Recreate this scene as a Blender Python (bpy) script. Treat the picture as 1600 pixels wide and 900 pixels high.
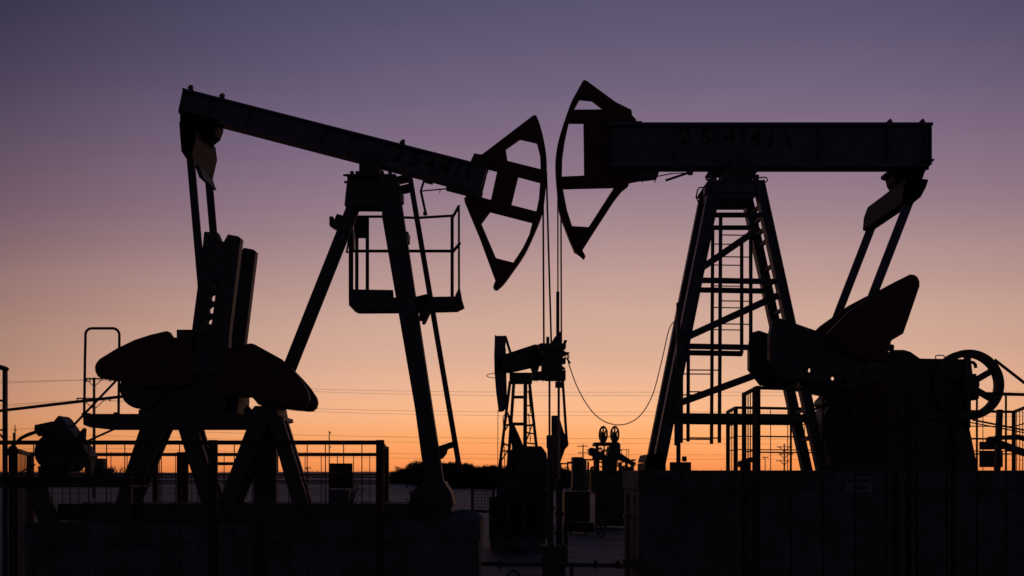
import bpy, bmesh, math, random
from mathutils import Vector, Matrix
from mathutils.geometry import tessellate_polygon
random.seed(7)
for o in list(bpy.data.objects): bpy.data.objects.remove(o)
S = bpy.context.scene
COL = S.collection
R = math.radians

# ------------------------------------------------------------------ camera
EYE = 2.3                    # eye height above the snow, metres
LENS = 35.0
F = LENS/36*1600             # focal length in photo pixels
HY = 742                     # photo row of the eye level
cd = bpy.data.cameras.new('camera'); cam = bpy.data.objects.new('camera', cd); COL.objects.link(cam)
cam.location = (0, 0, EYE); cam.rotation_euler = (R(90), 0, 0)
cd.lens = LENS; cd.sensor_width = 36; cd.shift_y = (HY-450)/1600
cd.clip_start = .1; cd.clip_end = 6000
cd.dof.use_dof = True; cd.dof.focus_distance = 17.6; cd.dof.aperture_fstop = 2.4
S.camera = cam

# ------------------------------------------------------------------ sky: dusk gradient by height and bearing
def srgb(r, g, b):
    f = lambda c: (c/255/12.92) if c/255 <= .04045 else ((c/255+.055)/1.055)**2.4
    return (f(r), f(g), f(b), 1)
W = bpy.data.worlds.new("World"); S.world = W; W.use_nodes = True
nt = W.node_tree; N = nt.nodes; L = nt.links; N.clear()
out = N.new('ShaderNodeOutputWorld'); bg = N.new('ShaderNodeBackground'); L.new(bg.outputs[0], out.inputs[0])
tc = N.new('ShaderNodeTexCoord'); sp = N.new('ShaderNodeSeparateXYZ'); L.new(tc.outputs['Generated'], sp.inputs[0])
def math_node(op, a, b=None, c=None):
    n = N.new('ShaderNodeMath'); n.operation = op
    for i, v in enumerate((a, b, c)):
        if v is None: continue
        if isinstance(v, (int, float)): n.inputs[i].default_value = v
        else: L.new(v, n.inputs[i])
    return n.outputs[0]
ramp = N.new('ShaderNodeValToRGB'); ramp.color_ramp.interpolation = 'LINEAR'
STOPS = [(0.0, (236, 138, 76)), (.012, (254, 154, 89)), (.040, (255, 173, 110)), (.062, (251, 184, 137)), (.092, (235, 182, 149)),
         (.123, (218, 174, 152)), (.154, (208, 169, 152)), (.185, (194, 158, 149)), (.2145, (181, 148, 147)), (.244, (164, 136, 143)),
         (.273, (150, 124, 140)), (.3015, (137, 115, 136)), (.329, (126, 107, 131)), (.356, (115, 100, 126)), (.381, (106, 94, 121)),
         (.4065, (96, 87, 116)), (.431, (88, 82, 111)), (.52, (54, 58, 85)), (.7, (24, 29, 48)), (1.0, (13, 17, 31))]
cr = ramp.color_ramp
cr.elements[0].position = 0; cr.elements[0].color = srgb(*STOPS[0][1])
cr.elements[1].position = 1; cr.elements[1].color = srgb(*STOPS[-1][1])
for p, c in STOPS[1:-1]:
    e = cr.elements.new(p); e.color = srgb(*c)
# bearing: 1 towards the afterglow, falling off to both sides and dim behind
SUN_AZ = R(6.5)              # to the right of straight ahead
hx, hy_ = math.sin(SUN_AZ), math.cos(SUN_AZ)
dotp = math_node('ADD', math_node('MULTIPLY', sp.outputs[0], hx), math_node('MULTIPLY', sp.outputs[1], hy_))
hl = math_node('SQRT', math_node('MAXIMUM', math_node('SUBTRACT', 1, math_node('MULTIPLY', sp.outputs[2], sp.outputs[2])), 1e-5))
ca = math_node('DIVIDE', dotp, hl)
r2 = N.new('ShaderNodeValToRGB'); r2.color_ramp.interpolation = 'LINEAR'
e = r2.color_ramp.elements
e[0].position = 0; e[0].color = (.27, .33, .46, 1)
e[1].position = 1; e[1].color = (1.03, 1.02, 1.0, 1)
for p, c in ((.45, (.26, .31, .42, 1)), (.70, (.23, .255, .32, 1)), (.80, (.22, .225, .26, 1)), (.88, (.40, .375, .385, 1)), (.922, (.69, .63, .62, 1)), (.945, (.825, .77, .755, 1)), (.966, (.90, .88, .88, 1)), (.985, (.985, .975, .97, 1))):
    x = e.new(p); x.color = c
L.new(math_node('MULTIPLY_ADD', ca, .5, .5), r2.inputs[0])
# the warm band lies lower away from the afterglow
L.new(math_node('MULTIPLY', sp.outputs[2], math_node('MAXIMUM', math_node('MULTIPLY_ADD', ca, -1.3, 2.3), 1.0)), ramp.inputs[0])
mix = N.new('ShaderNodeMix'); mix.data_type = 'RGBA'; mix.blend_type = 'MULTIPLY'; mix.inputs[0].default_value = 1
L.new(ramp.outputs[0], mix.inputs[6]); L.new(r2.outputs[0], mix.inputs[7])
# faint mottling of thin high haze
nz = N.new('ShaderNodeTexNoise'); nz.inputs['Scale'].default_value = 3.0; nz.inputs['Detail'].default_value = 4
mp = N.new('ShaderNodeMapping'); mp.inputs['Scale'].default_value = (1, 1, 7); L.new(tc.outputs['Generated'], mp.inputs[0]); L.new(mp.outputs[0], nz.inputs['Vector'])
mr = N.new('ShaderNodeMapRange'); mr.inputs[1].default_value = .3; mr.inputs[2].default_value = .7; mr.inputs[3].default_value = .975; mr.inputs[4].default_value = 1.02
L.new(nz.outputs[0], mr.inputs[0])
mix2 = N.new('ShaderNodeMix'); mix2.data_type = 'RGBA'; mix2.blend_type = 'MULTIPLY'; mix2.inputs[0].default_value = 1
L.new(mix.outputs[2], mix2.inputs[6]); L.new(mr.outputs[0], mix2.inputs[7])
L.new(mix2.outputs[2], bg.inputs[0]); bg.inputs[1].default_value = 1.0
# the sun itself is down: only a very weak, broad, warm glow lies along the horizon
sl = bpy.data.lights.new('sun', 'SUN'); sl.energy = .008; sl.angle = R(25); sl.color = (1, .6, .35)
so = bpy.data.objects.new('sun', sl); COL.objects.link(so)
so.rotation_euler = (R(88), 0, math.pi - SUN_AZ)      # light comes from ahead, 2 degrees up
vs = S.view_settings; vs.view_transform = 'Standard'; vs.look = 'None'; vs.exposure = 0; vs.gamma = 1; vs.use_curve_mapping = False

# ------------------------------------------------------------------ materials
def mat(name, c1, c2, rough=.6, metal=0., scale=6., bump=.15, stops=(.35, .68), bscale=None):
    m = bpy.data.materials.new(name); m.use_nodes = True
    t = m.node_tree; n = t.nodes; l = t.links
    b = n['Principled BSDF']
    co = n.new('ShaderNodeTexCoord'); z = n.new('ShaderNodeTexNoise')
    z.inputs['Scale'].default_value = scale; z.inputs['Detail'].default_value = 7; z.inputs['Roughness'].default_value = .62
    l.new(co.outputs['Object'], z.inputs['Vector'])
    rp = n.new('ShaderNodeValToRGB'); rp.color_ramp.elements[0].position = stops[0]; rp.color_ramp.elements[1].position = stops[1]
    rp.color_ramp.elements[0].color = (*c1, 1); rp.color_ramp.elements[1].color = (*c2, 1)
    l.new(z.outputs[0], rp.inputs[0]); l.new(rp.outputs[0], b.inputs['Base Color'])
    b.inputs['Roughness'].default_value = rough; b.inputs['Metallic'].default_value = metal
    if bump:
        z2 = n.new('ShaderNodeTexNoise'); z2.inputs['Scale'].default_value = bscale or scale*6; z2.inputs['Detail'].default_value = 4
        l.new(co.outputs['Object'], z2.inputs['Vector'])
        bp = n.new('ShaderNodeBump'); bp.inputs['Strength'].default_value = bump; bp.inputs['Distance'].default_value = .02
        l.new(z2.outputs[0], bp.inputs['Height']); l.new(bp.outputs[0], b.inputs['Normal'])
    return m
M_BLUE = mat('blue_grey_paint', (.10, .115, .165), (.14, .16, .22), .55, 0, 5)
M_DARK = mat('dark_grey_paint', (.05, .053, .068), (.085, .09, .112), .6, 0, 7)
M_RED = mat('dull_red_paint', (.06, .018, .014), (.10, .03, .022), .6, 0, 5)
M_RUST = mat('rusty_fence_paint', (.035, .014, .009), (.065, .026, .016), .75, 0, 9)
M_CONC = mat('weathered_concrete', (.07, .072, .085), (.22, .22, .245), .9, 0, 1.8, .5)
M_STEEL = mat('bare_steel', (.10, .10, .11), (.2, .2, .21), .42, .7, 12)
M_BLACK = mat('black_rubber', (.012, .012, .012), (.03, .03, .03), .6, 0, 10)
M_CAST = mat('greasy_black_casting', (.006, .006, .008), (.015, .015, .017), .65, 0, 9)
M_CAST.node_tree.nodes['Principled BSDF'].inputs['Specular IOR Level'].default_value = .12
M_ROPE = mat('greased_wire_rope', (.03, .028, .025), (.07, .065, .06), .5, .4, 40, .5)
M_SIGN = mat('grimy_white_sign', (.22, .22, .25), (.36, .36, .4), .6, 0, 8)
M_LETTER = mat('black_stencil_paint', (.012, .012, .012), (.03, .03, .03), .7, 0, 20, 0)
M_POLE = mat('grey_concrete_pole', (.10, .095, .09), (.18, .17, .16), .85, 0, 4)
M_WIRE = mat('aluminium_wire', (.10, .09, .09), (.16, .15, .15), .5, .3, 10, 0)
M_TREE = mat('winter_twigs', (.03, .026, .024), (.07, .055, .05), .9, 0, 2)
M_WEED = mat('dry_weed', (.10, .075, .045), (.18, .14, .08), .9, 0, 8)
M_GALV_LIT = mat('galvanised_and_lit_sheet', (.16, .13, .12), (.28, .22, .18), .45, .5, 5)  # pale tone also stands in for light on the cabinet side

# snow: wind-crusted, dirt and dead grass showing through
M_SNOW = bpy.data.materials.new('crusted_snow'); M_SNOW.use_nodes = True
t = M_SNOW.node_tree; n = t.nodes; l = t.links; b = n['Principled BSDF']
co = n.new('ShaderNodeTexCoord')
z1 = n.new('ShaderNodeTexNoise'); z1.inputs['Scale'].default_value = .8; z1.inputs['Detail'].default_value = 9; z1.inputs['Roughness'].default_value = .68
mpp = n.new('ShaderNodeMapping'); mpp.inputs['Scale'].default_value = (.55, 1.5, 1); l.new(co.outputs['Object'], mpp.inputs[0]); l.new(mpp.outputs[0], z1.inputs['Vector'])
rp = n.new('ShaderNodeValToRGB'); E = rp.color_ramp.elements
E[0].position = .40; E[0].color = (.11, .10, .10, 1); E[1].position = .56; E[1].color = (.29, .41, .62, 1)  # blue cast of the dusk light is tinted into the snow colour
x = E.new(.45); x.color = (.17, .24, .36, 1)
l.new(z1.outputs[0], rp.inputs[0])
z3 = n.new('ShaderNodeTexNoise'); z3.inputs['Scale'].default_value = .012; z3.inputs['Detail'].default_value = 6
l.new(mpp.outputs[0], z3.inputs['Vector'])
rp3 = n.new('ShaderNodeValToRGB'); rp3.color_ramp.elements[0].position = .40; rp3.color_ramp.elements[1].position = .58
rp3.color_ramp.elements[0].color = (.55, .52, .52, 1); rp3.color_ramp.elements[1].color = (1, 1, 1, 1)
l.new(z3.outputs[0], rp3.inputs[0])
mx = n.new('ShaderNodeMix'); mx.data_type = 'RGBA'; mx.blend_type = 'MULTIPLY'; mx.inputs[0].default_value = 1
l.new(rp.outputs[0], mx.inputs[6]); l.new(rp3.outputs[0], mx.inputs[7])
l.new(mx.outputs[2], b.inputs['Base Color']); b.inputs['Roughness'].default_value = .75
z2 = n.new('ShaderNodeTexNoise'); z2.inputs['Scale'].default_value = 2.2; z2.inputs['Detail'].default_value = 8; l.new(mpp.outputs[0], z2.inputs['Vector'])
bp = n.new('ShaderNodeBump'); bp.inputs['Strength'].default_value = .7; bp.inputs['Distance'].default_value = .12
l.new(z2.outputs[0], bp.inputs['Height']); l.new(bp.outputs[0], b.inputs['Normal'])

# ------------------------------------------------------------------ mesh helpers
def P(px, py, Y):            # photo pixel at a distance -> metres
    return Vector(((px-800)/F*Y, Y, EYE+(HY-py)/F*Y))
class MB:
    def __init__(s): s.v = []; s.f = []
    def add(s, vs, fs):
        k = len(s.v); s.v += [Vector(p) for p in vs]; s.f += [[i+k for i in f] for f in fs]; return s
    def prism(s, pts, Y0, Y1, holes=(), Yr=None):       # outline in the XZ plane, Y0 (front) to Y1 (back)
        Yr = Y0 if Yr is None else Yr
        loops = []
        for i, lp in enumerate([list(pts)] + [list(h) for h in holes]):
            q = [P(x, y, Yr) for x, y in lp]
            a = sum(q[j].x*q[(j+1) % len(q)].z - q[(j+1) % len(q)].x*q[j].z for j in range(len(q)))
            if (a < 0) == (i == 0): q.reverse()
            loops.append(q)
        fl = [p for lp in loops for p in lp]; n = len(fl)
        vs = [Vector((p.x, Y0, p.z)) for p in fl] + [Vector((p.x, Y1, p.z)) for p in fl]
        if holes:
            tris = tessellate_polygon([[Vector((p.x, p.z, 0)) for p in lp] for lp in loops])
            caps = []
            for a, b_, c in tris:
                A, B, C = fl[a], fl[b_], fl[c]
                cr_ = (B.x-A.x)*(C.z-A.z) - (B.z-A.z)*(C.x-A.x)
                if abs(cr_) < 1e-12: continue
                caps.append((a, b_, c) if cr_ > 0 else (a, c, b_))
        else: caps = [tuple(range(n))]
        fs = [list(c) for c in caps] + [[i+n for i in reversed(c)] for c in caps]
        k = 0
        for lp in loops:
            m_ = len(lp)
            for j in range(m_):
                a, b_ = k+j, k+(j+1) % m_
                fs.append([a, a+n, b_+n, b_])
            k += m_
        return s.add(vs, fs)
    def rect(s, x0, y0, x1, y1, Y0, Y1, Yr=None): return s.prism([(x0, y0), (x1, y0), (x1, y1), (x0, y1)], Y0, Y1, (), Yr)
    def box(s, x0, x1, y0, y1, z0, z1):
        vs = [(x, y, z) for z in (z0, z1) for y in (y0, y1) for x in (x0, x1)]
        return s.add(vs, [[0, 2, 3, 1], [4, 5, 7, 6], [0, 1, 5, 4], [2, 6, 7, 3], [0, 4, 6, 2], [1, 3, 7, 5]])
    def bar(s, p0, p1, w, d):                           # box beam, w across in the picture plane, d in depth
        p0, p1 = Vector(p0), Vector(p1); u = (p1-p0).normalized()
        a = u.cross(Vector((0, 1, 0)))
        if a.length < 1e-4: a = Vector((1, 0, 0))
        a.normalize(); c = a.cross(u).normalized()
        vs = [p + a*(i*w/2) + c*(j*d/2) for p in (p0, p1) for i, j in ((-1, -1), (1, -1), (1, 1), (-1, 1))]
        return s.add(vs, [[3, 2, 1, 0], [4, 5, 6, 7], [0, 1, 5, 4], [1, 2, 6, 5], [2, 3, 7, 6], [3, 0, 4, 7]])
    def pbar(s, a, b_, wpx, Y, d, Yb=None):
        Yb = Y if Yb is None else Yb
        return s.bar(P(*a, Y), P(*b_, Yb), wpx/F*(Y+Yb)/2, d)
    def ibar(s, a, b_, wpx, Y, d, tf=.018, tw=.014):    # rolled I section seen on its web
        p0, p1 = P(*a, Y), P(*b_, Y); w = wpx/F*Y
        u = (p1-p0).normalized(); n_ = u.cross(Vector((0, 1, 0))).normalized()
        s.bar(p0, p1, w-2*tf, tw)
        for k in (-1, 1): s.bar(p0+n_*k*(w-tf)/2, p1+n_*k*(w-tf)/2, tf, d)
        return s
    def tube(s, pts, r, n=8, r1=None):
        pts = [Vector(p) for p in pts]; m_ = len(pts); vs = []
        t0 = (pts[1]-pts[0]).normalized(); ref = Vector((0, 1, 0)) if abs(t0.y) < .9 else Vector((1, 0, 0))
        a = t0.cross(ref).normalized()
        for i, p in enumerate(pts):
            tt = (pts[min(i+1, m_-1)]-pts[max(i-1, 0)]).normalized()
            a = (a - tt*a.dot(tt)).normalized(); c = tt.cross(a)
            rr = r if r1 is None else r+(r1-r)*i/(m_-1)
            vs += [p + (a*math.cos(2*math.pi*k/n)+c*math.sin(2*math.pi*k/n))*rr for k in range(n)]
        fs = [[i*n+k, i*n+(k+1) % n, (i+1)*n+(k+1) % n, (i+1)*n+k] for i in range(m_-1) for k in range(n)]
        fs += [list(range(n))[::-1], list(range((m_-1)*n, m_*n))]
        return s.add(vs, fs)
    def ptube(s, pts, rpx, Y, n=8): return s.tube([P(x, y, Y) for x, y in pts], rpx/F*Y, n)
    def lathe(s, c, axis, prof, n=32):                  # prof: (radius, offset along axis)
        c = Vector(c); ax = Vector(axis).normalized()
        a = ax.cross(Vector((0, 0, 1)) if abs(ax.z) < .9 else Vector((1, 0, 0))).normalized(); d = ax.cross(a)
        vs = []
        for r_, o_ in prof:
            vs += [c + ax*o_ + (a*math.cos(2*math.pi*k/n)+d*math.sin(2*math.pi*k/n))*max(r_, 1e-4) for k in range(n)]
        m_ = len(prof)
        return s.add(vs, [[i*n+k, i*n+(k+1) % n, (i+1)*n+(k+1) % n, (i+1)*n+k] for i in range(m_-1) for k in range(n)])
    def cyl(s, c, axis, r_, h, n=24): return s.lathe(c, axis, [(0, 0), (r_, 0), (r_, h), (0, h)], n)
    def ring(s, c, axis, r0, r1, h, n=48): return s.lathe(c, axis, [(r0, 0), (r1, 0), (r1, h), (r0, h), (r0, 0)], n)
def obj(name, mb, m, parent=None, bevel=0., smooth=False):
    off = root_loc(parent) if parent else Vector()
    me = bpy.data.meshes.new(name); me.from_pydata([tuple(v-off) for v in mb.v], [], mb.f); me.update()
    bm = bmesh.new(); bm.from_mesh(me); bmesh.ops.recalc_face_normals(bm, faces=bm.faces)
    if smooth:
        for f_ in bm.faces: f_.smooth = True
        for e_ in bm.edges: e_.smooth = len(e_.link_faces) == 2 and e_.calc_face_angle(0) < R(40)
    bm.to_mesh(me); bm.free()
    o = bpy.data.objects.new(name, me); COL.objects.link(o); me.materials.append(m)
    if parent: o.parent = parent
    if bevel:
        bv = o.modifiers.new('bevel', 'BEVEL'); bv.width = bevel; bv.segments = 1; bv.limit_method = 'ANGLE'; bv.angle_limit = R(45)
    return o
SPLIT = {'web_stiffener', 'ladder_bracket', 'tie_bar', 'lattice_brace', 'pipe_flange', 'brace_rod', 'insulator', 'mounting_lug', 'grease_hose', 'supports', 'drive_belt', 'cable_conduit', 'foot_plate'}
_obj = obj
def obj(name, mb, m, parent=None, bevel=0., smooth=False):
    if name not in SPLIT: return _obj(name, mb, m, parent, bevel, smooth)
    par = list(range(len(mb.v)))
    def find(i):
        while par[i] != i: par[i] = par[par[i]]; i = par[i]
        return i
    for f_ in mb.f:
        for j in f_[1:]: par[find(j)] = find(f_[0])
    groups = {}
    for f_ in mb.f: groups.setdefault(find(f_[0]), []).append(f_)
    res = None
    for fs in groups.values():
        ids = sorted({i for f_ in fs for i in f_}); mp_ = {i: k for k, i in enumerate(ids)}
        q = MB(); q.v = [mb.v[i] for i in ids]; q.f = [[mp_[i] for i in f_] for f_ in fs]
        res = _obj(name, q, m, parent, bevel, smooth)
    return res
def root_loc(o):
    v = Vector(o.location)
    while o.parent: o = o.parent; v += Vector(o.location)
    return v
def tag(o, label, cat, group=None, kind=None):
    if label: o['label'] = label
    if cat: o['category'] = cat
    if group: o['group'] = group
    if kind: o['kind'] = kind
    return o
def thing(name, label, cat, loc, group=None):
    o = bpy.data.objects.new(name, None); COL.objects.link(o); o.location = loc; o.empty_display_size = .3
    return tag(o, label, cat, group)
def far_copy(o, dy, dx=0.):
    c = o.copy(); COL.objects.link(c); c.location = o.location + Vector((dx, dy, 0))
    for ch in list(o.children):
        k = ch.copy(); COL.objects.link(k); k.parent = c
    return c
def lettering(name, chars, Y, parent, m=M_LETTER, bold=.03):
    mb = MB()
    for ch, px, py, hpx, ang in chars:
        cu = bpy.data.curves.new('t', 'FONT'); cu.body = ch; cu.align_x = 'CENTER'; cu.align_y = 'CENTER'; cu.size = hpx/F*Y/.70; cu.offset = bold*cu.size; cu.extrude = .002; cu.resolution_u = 3
        ob = bpy.data.objects.new('t', cu); COL.objects.link(ob); bpy.context.view_layer.update()
        me = bpy.data.meshes.new_from_object(ob.evaluated_get(bpy.context.evaluated_depsgraph_get()))
        c = P(px, py, Y); ca_, sa_ = math.cos(ang), math.sin(ang)
        mb.add([(c.x+v.co.x*ca_-v.co.y*sa_, Y-v.co.z, c.z+v.co.x*sa_+v.co.y*ca_) for v in me.vertices], [list(p.vertices) for p in me.polygons])
        bpy.data.objects.remove(ob); bpy.data.meshes.remove(me); bpy.data.curves.remove(cu)
    return obj(name, mb, m, parent)
def circ(x, y, r_, n=16): return [(x+r_*math.cos(2*math.pi*k/n), y+r_*math.sin(2*math.pi*k/n)) for k in range(n)]
def rodlike(mb, a, b_, rpx, Y, Yb=None):
    Yb = Y if Yb is None else Yb
    mb.tube([P(*a, Y), P(*b_, Yb)], rpx/F*Y, 10); return mb

# ------------------------------------------------------------------ the snowy plain and its far ridge
def ground_z(x, y):
    z_ = .05*math.sin(x*.7+1.3*math.sin(y*.4))*math.sin(y*.55) + .02*math.sin(x*2.3+y*1.7)
    z_ *= max(0, 1-abs(y-25)/60)
    if y > 240:
        k = min(1, (y-240)/520); k = k*k*(3-2*k)
        z_ += k*(4.7 + .5*math.sin(x*.009+.6) + .25*math.sin(x*.031))
    return z_
xs = sorted(set([i*1.0 for i in range(-40, 41)] + [s_*v for s_ in (-1, 1) for v in (46, 54, 64, 78, 95, 120, 150, 190, 240, 300, 380, 480, 600, 760, 960, 1250, 1700, 2400)]))
ys = [-400, -150, -60, -25, -10, 0, 6] + [9+i*1.0 for i in range(0, 60)] + [72, 78, 86, 96, 110, 125, 145, 170, 200, 235, 270, 310, 360, 420, 480, 540, 600, 660, 720, 760, 800, 900, 1200, 1800, 2600, 3400]
mb = MB(); nx = len(xs)
mb.add([(x_, y_, ground_z(x_, y_)) for y_ in ys for x_ in xs],
       [[j*nx+i, j*nx+i+1, (j+1)*nx+i+1, (j+1)*nx+i] for j in range(len(ys)-1) for i in range(nx-1)])
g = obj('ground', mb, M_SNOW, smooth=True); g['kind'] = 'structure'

# ------------------------------------------------------------------ concrete foundations
def slab(name, label, x0, x1, ytop, Y0, Y1, joints=(), grp=None):
    a, b_ = P(x0, ytop, Y0), P(x1, ytop, Y0)
    r_ = thing(name, label, 'foundation', ((a.x+b_.x)/2, (Y0+Y1)/2, 0), grp)
    zt = a.z; m_ = MB().box(a.x, b_.x, Y0, Y1, -.3, zt-.36); obj('block', m_, M_CONC, r_, .03)
    obj('coping', MB().box(a.x-.02, b_.x+.02, Y0-.03, Y1+.03, zt-.357, zt), M_CONC, r_, .03)
    k = MB()
    for j in joints:
        xx = P(j, ytop, Y0).x; k.box(xx-.05, xx+.05, Y0-.055, Y0+.01, -.2, zt-.40)
    if joints: obj('pilaster', k, M_CONC, r_)
    return r_
slab('concrete_foundation', 'long low concrete foundation block under the rear of the left pumpjack', 40, 396, 817, 16.8, 18.9)
slab('concrete_foundation', 'low concrete foundation block under the tall front legs of the left pumpjack', 420, 748, 813, 16.8, 18.9, (590,))
rf = slab('concrete_foundation', 'tall concrete foundation block carrying the right pumpjack', 999, 1790, 735, 17.3, 19.7, (1075,))
lettering('painted_letters', [(c, 1028+i*6.6, 748, 7, 0) for i, c in enumerate('ННПР НН')] + [(c, 1082+i*6.6, 749, 7, 0) for i, c in enumerate('НГН')], 17.3-.034, rf)
s_ = thing('warning_sign', 'small white sign with two lines of lettering on the right concrete foundation', 'sign', P(1343, 769, 17.24))
obj('panel', MB().rect(1321, 744, 1363, 769, 17.235, 17.265), M_SIGN, s_)
k = MB()
for i in range(9): k.rect(1326+i*3.8, 749, 1328.6+i*3.8, 754.5, 17.230, 17.236)
for i in range(5): k.rect(1332+i*4.2, 759, 1335+i*4.2, 764.5, 17.230, 17.236)
obj('faded_lettering', k, M_LETTER, s_)

def smooth2(p, k=4):
    r_ = []
    for i in range(len(p)-1):
        a, b_, c, d_ = p[max(i-1, 0)], p[i], p[i+1], p[min(i+2, len(p)-1)]
        for j in range(k):
            t_ = j/k; r_.append(tuple(.5*(2*b_[q]+(c[q]-a[q])*t_+(2*a[q]-5*b_[q]+4*c[q]-d_[q])*t_*t_+(3*b_[q]-a[q]-3*c[q]+d_[q])*t_**3) for q in (0, 1)))
    return r_+[p[-1]]

# ------------------------------------------------------------------ LEFT PUMPJACK
YL = 17.6; DL = 1.0
pl = thing('pumpjack', 'left pumpjack with its horsehead tipped down and a railed work platform on its leg', 'pumpjack', P(560, 813, YL), 'large pumpjacks in the foreground')
A = math.atan2(123, 478)
bt0, bt1, bb1, bb0 = (285, 137), (763, 259), (753.3, 299), (278, 175.5)
mb = MB()
mb.prism([bt0, bt1, bb1, bb0], YL-.02, YL+.02, Yr=YL-.15)
def strip(p, q, t_): # flange strip below p-q in picture
    dx, dy = q[0]-p[0], q[1]-p[1]; ll = math.hypot(dx, dy); nx_, ny_ = -dy/ll*t_, dx/ll*t_
    return [p, q, (q[0]+nx_, q[1]+ny_), (p[0]+nx_, p[1]+ny_)]
mb.prism(strip(bt0, bt1, 3.4), YL-.15, YL+.15)
mb.prism(strip(bb1, bb0, 3.4), YL-.15, YL+.15)
beam = obj('walking_beam', mb, M_BLUE, pl, .004)
mb = MB()
for u in (.0, .085, .215, .46, .55, .66, .84, .992):
    a = (bt0[0]+(bt1[0]-bt0[0])*u, bt0[1]+(bt1[1]-bt0[1])*u+3.2); b_ = (bb0[0]+(bb1[0]-bb0[0])*u, bb0[1]+(bb1[1]-bb0[1])*u-3.2)
    mb.prism([a, (a[0]+1.5, a[1]+.4), (b_[0]+1.5, b_[1]+.4), b_], YL-.14, YL+.14, Yr=YL-.15)
obj('web_stiffener', mb, M_BLUE, beam)
mb = MB()
for x_, y_ in ((298, 139), (347, 152), (629, 224)): 
    mb.pbar((x_, y_+4), (x_+1.3, y_-5), 5, YL, .08); mb.pbar((x_-2, y_+2), (x_+2, y_-1), 9, YL, .06)
obj('bolt', mb, M_DARK, beam)
lettering('painted_number', [('2', 622, 243, 22, -A), ('5', 648, 250, 22, -A), ('4', 672, 257, 22, -A), ('4', 695, 263, 22, -A), ('/', 713, 268, 20, -A), ('1', 731, 272, 22, -A)], YL-.022, beam)
HEAD = [(833, 180), (838, 180), (842.5, 191), (846, 203), (850, 220), (853, 238), (854, 261), (852.5, 292), (847.5, 331), (842, 349), (834, 366), (819, 397), (801, 424), (786, 444), (778, 452.5), (772, 452), (770.5, 447.5), (774, 438), (749, 370), (726, 315), (725, 310), (729, 305), (752, 308), (767, 312), (777, 266.5), (763, 263), (735, 252), (741, 239.5), (753, 241)]
HEAD = HEAD[:1]+smooth2(HEAD[1:14])+HEAD[14:]
HH = [[(813, 216), (839, 222), (844, 242), (845, 264), (793, 251), (790, 232)], [(810, 275), (844, 284), (842, 310), (838, 330), (799, 320)], [(766, 330), (832, 347), (827, 366), (817, 387), (802, 410), (775, 403), (752, 349)]]
hd = obj('horsehead', MB().prism(HEAD, YL-.05, YL+.05, HH), M_RED, pl, .006)
arcL = [(838, 180), (846, 203), (850, 220), (853, 238), (854.5, 261), (853, 292), (848, 331), (834.5, 366), (819.5, 397), (801, 424), (786, 444), (776, 452)]
arcL = smooth2(arcL)
arcLi = [(x_-2.2, y_-.3) for x_, y_ in arcL]
obj('rope_track', MB().prism(arcL + arcLi[::-1], YL-.08, YL+.08), M_RED, hd)
obj('mounting_lug', MB().prism([(741, 239), (757, 243), (752, 258), (735, 252)], YL-.15, YL+.15).prism([(726, 308), (752, 303), (756, 318), (730, 318)], YL-.15, YL+.15), M_RED, hd, .006)
# latch gear slung under the beam nose
mb = MB(); rodlike(mb, (663, 281), (657.5, 298), 1.8, YL-.1); rodlike(mb, (657.5, 298), (665, 333), 2.0, YL-.1); rodlike(mb, (657.5, 298.5), (704, 294.5), 1.1, YL-.1)
mb.rect(661, 331, 667, 335, YL-.14, YL-.06); mb.pbar((698, 293), (748, 306), 7, YL-.1, .16); mb.pbar((664, 283), (676, 286), 3.5, YL-.1, .1); rodlike(mb, (688, 295), (687, 302), .6, YL-.1)
obj('latch_lever', mb, M_DARK, pl)
mb = MB(); rodlike(mb, (848.6, 318), (849.8, 540), 1.45, YL-.1); obj('bridle_rope', mb, M_ROPE, pl)
mb = MB(); rodlike(mb, (853.6, 268), (861.5, 540), 1.45, YL+.1); obj('bridle_rope', mb, M_ROPE, pl)
mb = MB(); mb.rect(842, 537, 868, 545, YL-.16, YL+.16); mb.rect(846, 541, 853, 553, YL-.1, YL+.1); mb.rect(846, 566, 862, 579, YL-.1, YL+.08)
mb.prism([(853, 551), (862, 551), (866, 566), (861, 572), (846, 568)], YL-.09, YL+.09)
mb.rect(831, 580, 868, 592.5, YL-.14, YL+.12); mb.rect(853.5, 526, 858.5, 560, YL-.03, YL+.03)
for x_ in (834, 838, 847): mb.rect(x_, 592, x_+2.4, 595.5, YL-.1, YL-.05)
obj('carrier_bar', mb, M_DARK, pl, .004)
mb = MB(); rodlike(mb, (858.6, 560), (858.6, 690), 1.7, YL); obj('polished_rod', mb, M_STEEL, pl)
# samson post
def leg(pts, Y0, Y1): return MB().prism(pts, Y0, Y1)
fl_ = obj('front_leg', leg([(594, 275), (622, 275), (646, 445), (698, 786), (670, 786), (633, 560)][:0] or [(594, 276), (621, 276), (675, 640), (692, 748), (700, 786), (668, 786), (664, 755), (648.5, 640), (597, 340)], YL-.38, YL-.2), M_DARK, pl, .006)
obj('front_leg', leg([(598, 276), (621, 276), (676, 640), (696, 770), (684, 770), (660, 640)], YL+.2, YL+.38), M_DARK, pl, .006)
obj('foot_plate', MB().prism([(641, 770), (664, 752), (693, 752), (705, 771), (709, 790), (703, 792), (640, 784)], YL-.42, YL+.42).rect(632, 784, 705, 817, YL-.3, YL+.3, YL-.42), M_DARK, pl, .01)
mb = MB(); rodlike(mb, (553, 322), (367, 790), 11, YL); rl = obj('rear_leg', mb, M_DARK, pl, smooth=True)
mb = MB(); mb.ptube([(537.5, 340), (529, 360)], 12.6, YL, 14); mb.rect(514.5, 338, 520, 352, YL-.08, YL+.08); mb.rect(537, 353, 543, 365, YL-.08, YL+.08)
obj('clamp', mb, M_DARK, rl)
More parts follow.
